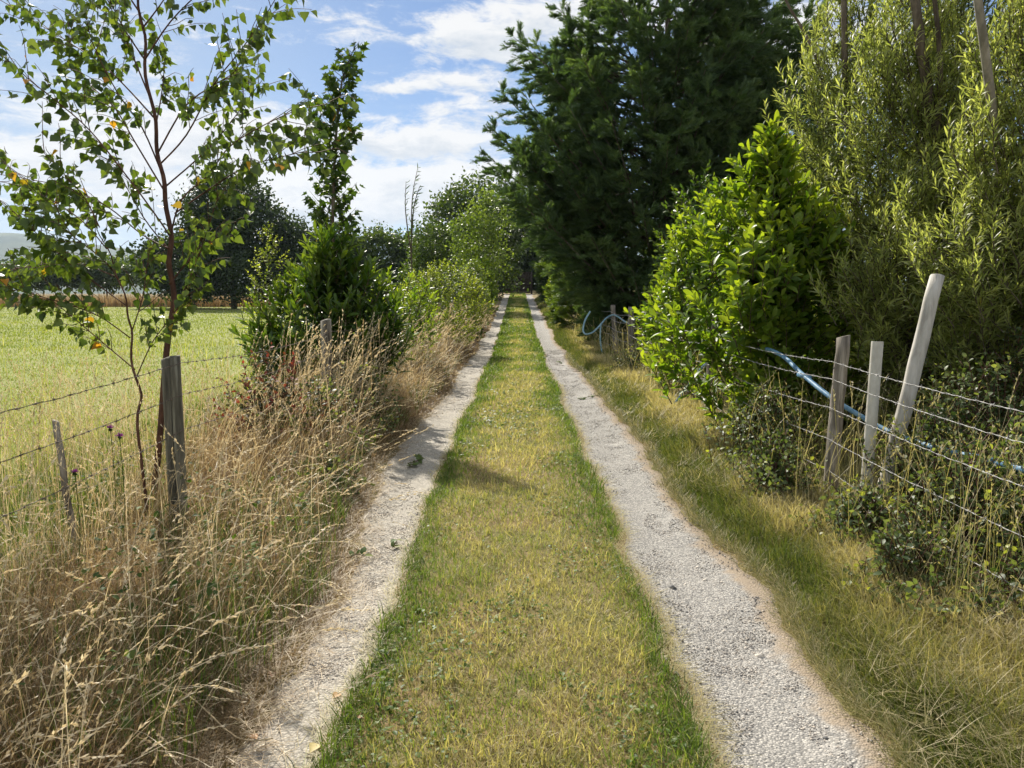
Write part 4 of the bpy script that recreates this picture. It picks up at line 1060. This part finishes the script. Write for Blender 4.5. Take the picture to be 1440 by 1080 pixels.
# dead looking whip of a sapling in front of the round tree
def whip():
    rng = np.random.default_rng(35); Y = 26
    base = at(579, 430, Y); base = np.array([base[0], Y, GZ(base[0], Y)])
    th = thing('poplar_sapling', 'thin wispy sapling standing alone against the cloud above the left bushes', 'tree', base)
    wd = MB(); lv = MB()
    for pts in ([(579, 440), (579, 380), (579, 300), (582, 265), (588, 235)], [(579, 360), (573, 320), (570, 290), (571, 255)], [(579, 330), (582, 290), (590, 262)]):
        p = smooth_path([at(a, b_, Y) for a, b_ in pts], 5); p[:, 1] += rng.normal(0, .04) 
        tube(wd, p, np.linspace(.03, .006, len(p)), 5)
        P, T = leaves_on(rng, p, .045, .45); m = len(P)
        dd = norm(T + .8 * runit(rng, m) + [.5, 0, -.15])
        mix_scatter(lv, WILLOW, rng, P, dd, runit(rng, m), .2 * rng.uniform(.6, 1.2, m), rng.uniform(.1, .6, m))
    wd.build('trunk', M_bark, th, True, base); lv.build('leaves', M_maple, th, False, base)
whip()

# ---------------- cypresses
def spray_tmpl(rng, n=9, w=.055):
    V = []; Q = []
    def strip(a, b, wd, tw):
        a = np.array(a, float); b = np.array(b, float); d = b - a; s = norm(np.cross(d, [math.sin(tw), 0, math.cos(tw)])) * wd
        k = len(V); V.extend([a - s, a + s, b + s * .15, b - s * .15]); Q.append((k, k + 1, k + 2, k + 3))
    strip((0, 0, 0), (0, .55, .02), w * .6, 0); strip((0, .5, .02), (0, 1, -.10), w * .8, 0)
    for k in range(n):
        y = .10 + .80 * k / n; sd = -1 if k % 2 else 1; l = (.42 - .28 * y) * rng.uniform(.8, 1.25)
        z = rng.normal(0, .05)
        strip((0, y, 0), (sd * l * .62, y + l * .85, z), w, rng.normal(0, .5))
    return (np.array(V), np.array(Q), np.zeros((0, 3), np.int64))
rng = np.random.default_rng(9)
SPRAY = [spray_tmpl(rng) for _ in range(4)]

def cypress(label, base, H, rad, nb, mat, seed, sub=9, spr=11, size=.30, z0=.25, lean_up=.5, special=(), back=.35, trunk=.2):
    """rad: list of (height, radius). boughs sweep out and up, each carrying plumes of flat sprays"""
    rng = np.random.default_rng(seed)
    base = np.array([base[0], base[1], GZ(base[0], base[1])])
    th = thing('cypress_tree', label, 'tree', base)
    wd = MB(); lv = MB()
    p = smooth_path([base, base + [.1, 0, H * .5], base + [0, 0, H]], 6); tube(wd, p, np.linspace(trunk, .03, len(p)), 9)
    zs = np.array([r[0] for r in rad]); rs = np.array([r[1] for r in rad])
    zz = np.linspace(z0, H, 100); cdf = np.cumsum(np.interp(zz, zs, rs) + .3); cdf /= cdf[-1]
    tz = np.interp((np.arange(nb) + rng.random(nb)) / nb, cdf, zz)
    ph = rng.random(nb) * 2 * PI
    k = (np.sin(ph) < .3) | (rng.random(nb) < back); tz = tz[k]; ph = ph[k]
    tips = [base + [math.cos(a) * R_, math.sin(a) * R_, z] for z, a, R_ in zip(tz, ph, np.interp(tz, zs, rs) * rng.uniform(.72, 1.08, len(tz)))]
    tips += [np.asarray(s) for s in special]
    for tp in tips:
        hr = math.hypot(tp[0] - base[0], tp[1] - base[1])
        sz_ = max(base[2] + .2, tp[2] - hr * lean_up * rng.uniform(.7, 1.2))
        s = np.array([base[0], base[1], sz_]) ; s[:2] += (tp[:2] - base[:2]) * .04
        m1 = s + (tp - s) * .5 + np.array([0, 0, -.10 * hr]); m2 = s + (tp - s) * .82 + np.array([0, 0, -.05 * hr])
        bp = smooth_path([s, m1, m2, tp], 4)
        Ln = np.linalg.norm(np.diff(bp, axis=0), axis=1).sum()
        tube(wd, bp, np.linspace(.035, .006, len(bp)), 5, cap=False)
        ns = max(4, int(sub * min(Ln, 4) / 2.5))
        f = .30 + .70 * ((np.arange(ns) + rng.random(ns)) / ns) ** .8
        P, T = walk(bp, f)
        sd = runit(rng, ns); sd = norm(sd - T * (sd * T).sum(-1, keepdims=True)); sd[:, 2] *= .4
        dd = norm(T * .7 + sd * .85 + [0, 0, -.06]); pl = (1.05 - .75 * f) * min(1.3, .35 * Ln + .2) * rng.uniform(.6, 1.2, ns)
        allP = []; allD = []
        for j in range(ns):
            u = np.linspace(.15, 1, spr) ; c = P[j] + dd[j] * pl[j] * u[:, None]; c[:, 2] -= .28 * pl[j] * u ** 2
            allP.append(c); allD.append(np.repeat(dd[j][None], spr, 0) * .8 + T[j] * .25)
        u = np.linspace(.55, 1, 14); c, T3 = walk(bp, u); allP.append(c); allD.append(T3)
        Pp = np.concatenate(allP); Dd = norm(np.concatenate(allD) + .42 * runit(rng, len(Pp)) + [0, 0, -.18])
        nn = norm(runit(rng, len(Pp)) * .8 + [0, 0, .6])
        ss = size * rng.uniform(.65, 1.25, len(Pp)); tone = rng.uniform(.25, .75)
        Pp[:, 2] = np.maximum(Pp[:, 2], terrain(Pp[:, 0], Pp[:, 1]) + .04)
        mix_scatter(lv, SPRAY, rng, Pp, Dd, nn, ss, np.clip(tone + rng.normal(0, .16, len(Pp)), 0, 1))
    wd.build('trunk', M_bark, th, True, base); lv.build('crown', mat, th, False, base)
    return th

sp = [at(a, b_, Y) for a, b_, Y in [(690, 178, 21), (682, 215, 22), (722, 52, 21.5), (738, 95, 22), (785, 12, 22), (830, 0, 23), (735, 130, 20), (760, 175, 19.5), (720, 235, 20.3), (735, 285, 20), (775, 215, 19.4), (750, 60, 23), (715, 190, 23.5), (760, 300, 19.5), (800, 150, 19), (820, 80, 19.5), (860, 170, 18.6), (900, 110, 19), (940, 190, 18.5), (830, 330, 19.3), (890, 380, 19), (705, 130, 21), (700, 245, 21), (715, 270, 20.5), (870, -10, 22), (745, 165, 20.5), (770, 100, 21), (1005, 95, 21), (1010, 20, 22), (1080, 60, 23), (840, 262, 19.5), (905, 300, 19.2), (800, 245, 19.8)]]
cypress('huge dark cypress overhanging the lane on the right', (4.2, 23), 12.5, [(.2, 2.1), (1.5, 2.9), (3, 3.6), (5, 4.1), (7, 3.8), (9, 3.0), (11, 1.7), (12.5, .3)], 470, M_cypress, 131, 13, 14, .26, special=sp)
cypress('second dark cypress close behind the right of the huge one', (7.2, 25), 12, [(.2, 2.4), (3, 3.0), (6, 3.2), (9, 2.8), (12, .4)], 190, M_cypress, 132, 11, 12, .32)
cypress('lighter green cypress beside the lane beyond the huge dark one', (2.75, 29.5), 7.4, [(.2, 1.3), (2, 1.6), (4, 1.85), (5.8, 1.3), (7.4, .15)], 170, M_cyplight, 133, 9, 11, .30, trunk=.09)
cypress('farther light green cypress along the right side of the lane', (2.85, 37), 8.2, [(.2, 1.2), (2, 1.5), (4.5, 2.0), (6.5, 1.3), (8.2, .15)], 150, M_cyplight, 134, 9, 10, .36, trunk=.09)
cypress('last light green cypress before the gate on the right', (3.0, 48), 9, [(.2, 1.3), (3, 1.7), (6, 2.3), (9, .2)], 130, M_cypress, 135, 8, 9, .5, trunk=.1)
# ------------------------------------------------------------------ fences, pipes, gate and small things
M_post = noise_mat('weathered_post_wood', [(.25, (.07, .06, .048)), (.5, (.20, .175, .14)), (.75, (.36, .325, .27))], 9, (3, 3, .22), .9, .7, 22, dist=.008)
M_darkpost = noise_mat('dark_lichened_wood', [(.25, (.05, .048, .036)), (.5, (.13, .12, .09)), (.78, (.26, .25, .19))], 10, (3, 3, .2), .92, .8, 24, dist=.008)
M_greypole = noise_mat('pale_grey_pole', [(.25, (.30, .28, .24)), (.5, (.44, .42, .37)), (.8, (.55, .53, .48))], 7, (2, 2, .3), .8, .35, 30, dist=.004)
M_pvc = noise_mat('dull_white_plastic', [(.3, (.44, .42, .36)), (.6, (.56, .54, .47)), (.85, (.62, .60, .54))], 10, (1, 1, .5), .5, .08, spec=.4)
M_wire = noise_mat('galvanised_wire', [(.3, (.20, .195, .185)), (.7, (.42, .41, .39))], 60, rough=.5, bump=0, spec=.6)
M_rust = noise_mat('rusty_wire', [(.3, (.09, .065, .05)), (.7, (.20, .16, .13))], 60, rough=.7, bump=0)
M_blue = noise_mat('blue_water_pipe', [(.25, (.06, .13, .20)), (.5, (.10, .22, .35)), (.8, (.22, .36, .47))], 14, (1, 1, 1), .55, .12, spec=.35)
M_palehose = noise_mat('faded_blue_hose', [(.3, (.16, .30, .36)), (.7, (.32, .46, .50))], 12, rough=.5, bump=0)
M_gate = noise_mat('dark_gate_boards', [(.25, (.018, .014, .011)), (.55, (.038, .030, .024)), (.8, (.065, .05, .04))], 6, (6, 1, .3), .85, .4)
M_sign = noise_mat('off_white_sign', [(.3, (.45, .44, .40)), (.7, (.62, .61, .56))], 20, rough=.6, bump=0)

def round_post(base, top, r0, r1, sides=14, seed=0, slant=.011):
    rng = np.random.default_rng(seed); mb = MB()
    b = np.asarray(base, float); t = np.asarray(top, float); n = 12
    P = b + (t - b) * np.linspace(0, 1, n)[:, None]; P[1:-1] += rng.normal(0, .003, (n - 2, 3))
    tube(mb, P, np.linspace(r0, r1, n) * rng.uniform(.97, 1.03, n), sides)
    V = mb.v[0]
    ang = np.tile(np.arange(sides), n); gro = 1 + .05 * np.cos(ang * 1.9 + seed)
    c = np.repeat(P, sides, 0); V[:n * sides] = c + (V[:n * sides] - c) * gro[:, None]
    V[(n - 1) * sides:n * sides, 2] += slant * np.cos(np.arange(sides) / sides * 2 * PI + seed)
    return mb

def square_post(base, top, wd, rot, seed=0):
    rng = np.random.default_rng(seed); mb = MB(); n = 9
    b = np.asarray(base, float); t = np.asarray(top, float)
    # outline with chamfers and one split running down the front
    h = wd / 2; c = wd * .10
    ol = [(-h + c, -h), (-h * .25, -h), (-h * .18, -h + .018), (-h * .10, -h), (h - c, -h), (h, -h + c), (h, h - c), (h - c, h), (-h + c, h), (-h, h - c), (-h, -h + c)]
    m = len(ol); V = []
    for k in range(n):
        f = k / (n - 1); p = b + (t - b) * f
        for j, (x, y) in enumerate(ol):
            x2 = x * math.cos(rot) - y * math.sin(rot); y2 = x * math.sin(rot) + y * math.cos(rot)
            g = 1 + rng.normal(0, .012)
            V.append(p + [x2 * g, y2 * g, (.012 * x / h if k == n - 1 else 0)])
    V.append(t + [0, 0, .012]); V.append(b)
    Q = [(k * m + j, k * m + (j + 1) % m, (k + 1) * m + (j + 1) % m, (k + 1) * m + j) for k in range(n - 1) for j in range(m)]
    T = [((n - 1) * m + j, (n - 1) * m + (j + 1) % m, n * m) for j in range(m)]
    mb.add(V, Q, T); return mb

def barbed(points, seed, step=.13, r=.0019, sag=.02):
    """two twisted strands with four-point barbs"""
    rng = np.random.default_rng(seed); mb = MB(); P = []
    pts = [np.asarray(p, float) for p in points]
    for a, b in zip(pts[:-1], pts[1:]):
        L = np.linalg.norm(b - a); n = max(3, int(L / .05)); u = np.arange(n) / n
        q = a + (b - a) * u[:, None]; q[:, 2] -= sag * 4 * u * (1 - u) * min(1, L / 3); P.append(q)
    P.append(pts[-1:]); P = np.concatenate(P); n = len(P); s = np.arange(n) * .05
    P = P + rng.normal(0, .0015, P.shape)
    for o in (0, PI):
        th = s * 75 + o
        tube(mb, P + np.stack([np.cos(th) * .0022, np.zeros(n), np.sin(th) * .0022], -1), np.full(n, r) * np.clip(P[:, 1] / 6, 1, 3), 4, cap=False)
    nb = int(s[-1] / step); C, T = walk(P, (np.arange(nb) + .5) / nb)
    for c, t in zip(C, T):
        if c[1] > 14: continue
        for k in range(2):
            d = norm(np.cross(t, runit(rng, 1)[0])) * .016
            tube(mb, [c - d, c + d], [.0013, .0013], 3, cap=False)
        tube(mb, [c - t * .006, c + t * .006], [.0045, .0045], 5)
    return mb

# left fence
fl = thing('barbed_wire_fence', 'left field fence of dark posts and rusty barbed wire', 'fence', (-2.15, 4.77, 0))
fo = np.array(fl.location)
FX = lambda y: -2.15 - .006 * (y - 4.77)
lp = [4.77, 8.7, 12.9, 17.2, 22.2, 27.5, 33.0]
for k, y in enumerate(lp):
    x = FX(y); top = 1.205 + .03 * math.sin(k * 2.3) * (k > 0) + (.05 if k == 1 else 0)
    z = GZ(x, y); zt = z + top
    if k == 0: p = at(240, 503, y); x = p[0]; zt = p[2]
    if k == 1: p = at(457, 450, y); x = p[0]; zt = p[2]
    square_post((x, y, z - .1), (x + (.01 if k else 0), y, zt), .112 if k == 0 else .10, R(24 + 7 * k), k + 1).build('post', M_darkpost if k == 0 else M_post, fl, False, fo)
# leaning grey stake
st = round_post((-2.52, 4.25, -.05), at(78, 592, 4.3), .020, .018, 9, 5); st.build('post', M_post, fl, True, fo)
for k, hgt in enumerate((1.10, .91, .70)):
    pts = [(FX(y) + .06, y, GZ(FX(y), y) + hgt + .012 * math.sin(y * 3 + k)) for y in [.6] + lp]
    barbed(pts, 200 + k, sag=.05, r=.0013).build('wire', M_rust, fl, False, fo)

# right fence
fr = thing('barbed_wire_fence', 'right fence of round weathered posts with bright barbed wire', 'fence', (2.36, 5.6, 0))
fo2 = np.array(fr.location)
FR = lambda y: 2.36 + .004 * (y - 5.6)
rp = [1.7, 5.6, 9.4, 13.0, 16.4, 19.6, 23.5, 28.0]
for k, y in enumerate(rp):
    x = FR(y); z = GZ(x, y)
    base = np.array([x, y, z - .1]); top = np.array([x, y, z + 1.2])
    if k == 1: top = at(1186, 473, y); base = np.array([*at(1166, 690, y)[:2], z - .1])
    if k == 5: top = at(862, 429, y); base = np.array([*at(866, 495, y)[:2], z - .1])
    r = .049 if k == 1 else .06
    round_post(base, top, r * 1.05, r * .93, 14, 20 + k).build('post', M_post, fr, True, fo2)
for k, hgt in enumerate((1.02, .87, .66, .45, .20)):
    pts = [(FR(y) - .075, y, GZ(FR(y), y) + hgt + .015 * math.sin(y * 2 + 2 * k)) for y in rp]
    pts[0] = (2.33, 1.7, pts[0][2] - .01)
    barbed(pts, 210 + k, sag=.045, r=.0015).build('wire', M_wire, fr, False, fo2)

# white pipe standing among the wires, leaning pale pole
p0 = at(1222, 662, 5.4); p1 = at(1234, 480, 5.45); p0[2] -= .45; p0[0] -= .02
mb = MB(); th_ = np.arange(20) / 20 * 2 * PI
def pipe(p0, p1, r, wall):
    mb = MB(); P = np.linspace(p0, p1, 10)
    tube(mb, P, r, 20, cap=False); n0 = mb.n
    tube(mb, P[::-1] , r - wall, 20, cap=False)
    ax = norm(p1 - p0); a = norm(np.cross(ax, [0, 1, 0])); b = np.cross(ax, a)
    ring = lambda rr: p1 + rr * (np.cos(th_)[:, None] * a + np.sin(th_)[:, None] * b)
    V = np.concatenate([ring(r), ring(r - wall)]); j = np.arange(20); j2 = (j + 1) % 20
    mb.add(V, np.stack([j, j2, j2 + 20, j + 20], -1)); return mb
tag(pipe(p0, p1, .040, .004).build('plastic_pipe', M_pvc, smooth=True, origin=p0), 'upright dull white plastic pipe between the weathered post and the leaning pole', 'pipe')
q1 = at(1318, 388, 5.55); q0 = at(1266, 625, 5.45); ax = q0 - q1; q0 = q1 + ax * 1.75
q0[2] = max(q0[2], -.05)
tag(round_post(q0, q1, .053, .048, 18, 41, .008).build('wooden_pole', M_greypole, smooth=True, origin=q0), 'thick pale grey pole leaning to the right behind the wires', 'pole')

# blue water pipe that dives behind the laurel, and the faded hose looped over the far post
bp = smooth_path([(at_ground(938, 584) + [0, 0, .02]), at(965, 547, 10.0), at(992, 513, 9.6), at(1030, 500, 9.0), at(1066, 490, 7.9), at(1098, 499, 6.9), at(1130, 528, 6.35), at(1170, 560, 5.9), at(1205, 582, 5.75), at(1240, 602, 5.62), at(1290, 622, 5.25), at(1340, 636, 4.85), at(1395, 648, 4.45), at(1450, 664, 4.05), at(1560, 700, 3.5)], 6)
mb = MB(); tube(mb, bp, .019, 12)
o = mb.build('water_pipe', M_blue, smooth=True, origin=bp[0]); tag(o, 'blue plastic water pipe slanting behind the laurel and along the right wires', 'pipe')
# a joint on the pipe
j = at(1131, 529, 6.33); jt = MB(); tube(jt, [j - [.03, -.05, -.012], j + [.03, -.05, -.012]], [.023, .023], 12)
jo = jt.build('coupling', M_blue, o, True, bp[0])
hs = smooth_path([at(830, 438, 19.2), at(823, 450, 19.1), at(820, 464, 19.0), at(824, 470, 18.9), at(834, 467, 18.95), at(845, 456, 19.1), at(853, 447, 19.3), at(862, 443, 19.5), at(870, 446, 19.3), at(880, 453, 19.0), at(888, 453, 18.7), at(896, 447, 18.4), at(906, 445, 18.0), at(925, 452, 17)], 5)
hz2 = smooth_path([at(845, 456, 19.05), at(844, 475, 19.0), at(846, 492, 18.95), at(849, 506, 18.9)], 5)
mb = MB(); tube(mb, hs, .022, 8); tube(mb, hz2, .020, 8)
tag(mb.build('hose', M_palehose, smooth=True, origin=hs[0]), 'faded blue hose looped over the far right fence post', 'hose')

# boarded gate at the end of the lane
gy_ = 70.0; gz = GZ(0, gy_)
gl, gr = at(702, 400, gy_)[0], at(746, 400, gy_)[0]; gtop = at(720, 383, gy_)[2] - gz; gc = (gl + gr) / 2
ga = thing('wooden_gate', 'dark boarded wooden gate closing the end of the lane', 'gate', (gc, gy_, gz)); go_ = np.array(ga.location)
mb = MB(); nb_ = 22; wdt = (gr - gl)
rng = np.random.default_rng(5)
for k in range(nb_):
    box(mb, (gl + (k + .5) * wdt / nb_, gy_ + rng.normal(0, .004), gz + gtop * .72), wdt / nb_ - .012, .022, gtop * .54, 0)
ub = mb.build('upper_boards', M_gate, ga, False, go_)
mb = MB()
for k in range(6): box(mb, (gc, gy_ + .04 + .002 * k, gz + .05 + (k + .5) * gtop * .42 / 6), wdt - .06, .02, gtop * .42 / 6 - .012)
lb = mb.build('lower_boards', M_gate, ga, False, go_)
for nm, z in (('rail', gtop * .985), ('rail', gtop * .44)):
    mb = MB(); box(mb, (gc, gy_ - .035, gz + z), wdt + .05, .05, .09); mb.build(nm, M_gate, ga, False, go_)
for x in (gl - .09, gr + .09):
    mb = MB(); box(mb, (x, gy_, gz + gtop * .5), .16, .16, gtop * 1.04); mb.build('gate_post', M_gate, ga, False, go_)
for (px, py, w_, h_) in ((718.5, 390.5, .13, .11), (727, 399.5, .26, .12)):
    c = at(px, py, gy_); mb = MB(); box(mb, (c[0], gy_ - .075, c[2]), w_, .012, h_); mb.build('notice', M_sign, ub if py < 395 else lb, False, go_)

# stray things on and beside the tracks
rng = np.random.default_rng(61)
M_fallen = leaf_mat('fallen_leaves', [(0, (.07, .12, .03)), (.3, (.16, .20, .05)), (.5, (.55, .46, .20)), (.75, (.40, .22, .09)), (1, (.22, .09, .05))], .2, .6, .3, (1.2, 1.1, .6))
def fallen(px, py, size, rnd, label):
    p = at_ground(px, py); z = GZ(p[0], p[1]) + .022; mb = MB()
    a = rng.random() * 6.28
    scatter(mb, leaf_tmpl([(0, .03), (.15, .3), (.35, .42), (.6, .3), (.85, .1), (1, 0)], .35, -.1), np.array([[p[0], p[1], z]]), np.array([[math.cos(a), math.sin(a), .08]]), np.array([[.15, .1, 1]]), size, rnd)
    tag(mb.build('fallen_leaf', M_fallen, origin=(p[0], p[1], z)), label, 'leaf', 'fallen leaves on the lane')
fallen(396, 895, .05, .55, 'pale yellow fallen leaf where the left chippings meet the straw')
fallen(384, 942, .045, .95, 'dark red brown curled leaf by the left track edge')
fallen(478, 978, .045, .70, 'small tan leaf on the left track beside the grass strip')
fallen(447, 1047, .055, .52, 'cream fallen leaf at the near rim of the left track')
fallen(361, 1032, .05, .75, 'orange tan leaf on the ground by the snapped stalk')
fallen(226, 1052, .05, .72, 'tan leaf lying in the shade of the straw at bottom left')
fallen(500, 1015, .035, .85, 'brown leaf on the grass strip near the left track')
fallen(1207, 947, .04, .5, 'small yellow leaf on the right verge')
def sprig(px, py, n, ln, label, dark=.2):
    p = at_ground(px, py); z = GZ(p[0], p[1]) + .03; base = np.array([p[0], p[1], z])
    th = thing('fallen_sprig', label, 'leafy twig', base, 'leafy sprigs lying on the tracks')
    a = rng.random() * 6; pth = np.array([base, base + [math.cos(a) * ln * .5, math.sin(a) * ln * .5, .03], base + [math.cos(a + .3) * ln, math.sin(a + .3) * ln, .015]])
    wd = MB(); tube(wd, pth, [.004, .003, .0015], 5); wd.build('twig', M_twig, th, True, base)
    lv = MB(); P, T = walk(pth, rng.random(n)); d = norm(runit(rng, n) * [1, 1, .35] + .4 * T + [0, 0, .15])
    mix_scatter(lv, OVAL, rng, P, d, norm(runit(rng, n) * .5 + [0, 0, 1]), .06 * rng.uniform(.6, 1.2, n), rng.uniform(0, dark, n))
    lv.build('leaves', M_fallen, th, False, base)
sprig(575, 655, 34, .35, 'dark leafy sprig lying on the shaded part of the left track')
sprig(552, 771, 5, .12, 'tiny green sprig of leaves on the near left track', .35)
sprig(492, 782, 4, .10, 'pair of yellowing leaves on the left track by the straw', .5)
sprig(785, 508, 16, .3, 'small dark sprig on the far right track')
sprig(815, 560, 22, .4, 'dark leafy sprig at the outer edge of the right track')
# snapped stalk lying across the straw, bottom left
a = [at_ground(px, py) for px, py in ((180, 1010), (262, 1017), (332, 1044), (384, 1043))]
mb = MB(); pts = smooth_path([np.array([q[0], q[1], GZ(q[0], q[1]) + h]) for q, h in zip(a, (.16, .13, .06, .05))], 4)
tube(mb, pts, np.linspace(.0045, .0025, len(pts)), 6)
M_stalk = noise_mat('dead_stalk', [(.3, (.30, .22, .12)), (.7, (.50, .40, .24))], 30, rough=.7, bump=0)
tag(mb.build('dead_stalk', M_stalk, smooth=True, origin=pts[0]), 'snapped straw coloured stalk lying at the bottom left', 'stalk')
# stones big enough to pick out
for px, py, s, lab in ((946, 823, .030, 'dark three cornered stone on the pale part of the right track'), (452, 842, .028, 'dark grey stone on the left track near the straw'), (992, 812, .022, 'white pebble on the right track'), (1068, 915, .03, 'whitish flat stone low in the right track')):
    p = at_ground(px, py); z = GZ(p[0], p[1]) + .018; mb = MB()
    scatter(mb, stone_tmpl(rng), np.array([[p[0], p[1], z]]), np.array([[.3, 1, 0]]), np.array([[0, .1, 1.0]]), np.array([[s * 1.5, s * 1.2, s]]), .1 if 'dark' in lab else .95)
    tag(mb.build('stone', M_stone, origin=(p[0], p[1], z)), lab, 'stone', 'single stones on the tracks')

# knapweed flowers by the near left wires
M_knap = leaf_mat('knapweed_petals', [(0, (.18, .03, .16)), (1, (.36, .08, .32))], .3, .5, .3, (1.2, .8, 1.2))
for px, py, Y, lab in ((105, 664, 3.7, 'purple knapweed flower lowest by the left wires'), (168, 613, 4.0, 'purple knapweed flower nearest the dark left post'), (155, 602, 4.1, 'purple knapweed flower topmost by the left wires')):
    c = at(px, py, Y); g = np.array([c[0] - .05, c[1], GZ(c[0], c[1])]); th = thing('knapweed', lab, 'flower', g, 'knapweed in the left verge')
    mb = MB(); s = smooth_path([g, g * .5 + c * .5 + [.03, 0, 0], c], 4); tube(mb, s, .0022, 5); mb.build('stem', M_weed, th, True, g)
    pt = MB(); n = 46; d = norm(runit(rng, n) * [1, 1, .6] + [0, 0, .55]); scatter(pt, WILLOW[0], np.repeat(c[None], n, 0), d, runit(rng, n), .024 * rng.uniform(.7, 1.1, n), rng.random(n))
    mb = MB(); n = 30; scatter(mb, OVAL[0], np.repeat((c - [0, 0, .009])[None], n, 0), norm(runit(rng, n) * [1, 1, .8]), runit(rng, n), .012, .2); fh = mb.build('flower_head', M_weed, th, False, g); pt.build('petals', M_knap, fh, False, g)
# ------------------------------------------------------------------ air between here and the far down
hm, hnt, hout = new_mat('air'); pv = node(hnt, 'ShaderNodeVolumePrincipled')
pv.inputs['Color'].default_value = (.66, .80, 1, 1); pv.inputs['Density'].default_value = .0001; pv.inputs['Anisotropy'].default_value = .3
hnt.links.new(pv.outputs[0], hout.inputs['Volume'])
hb = MB(); box(hb, (0, 2000, 120), 6000, 4600, 268); tag(hb.build('haze', hm), kind='stuff')
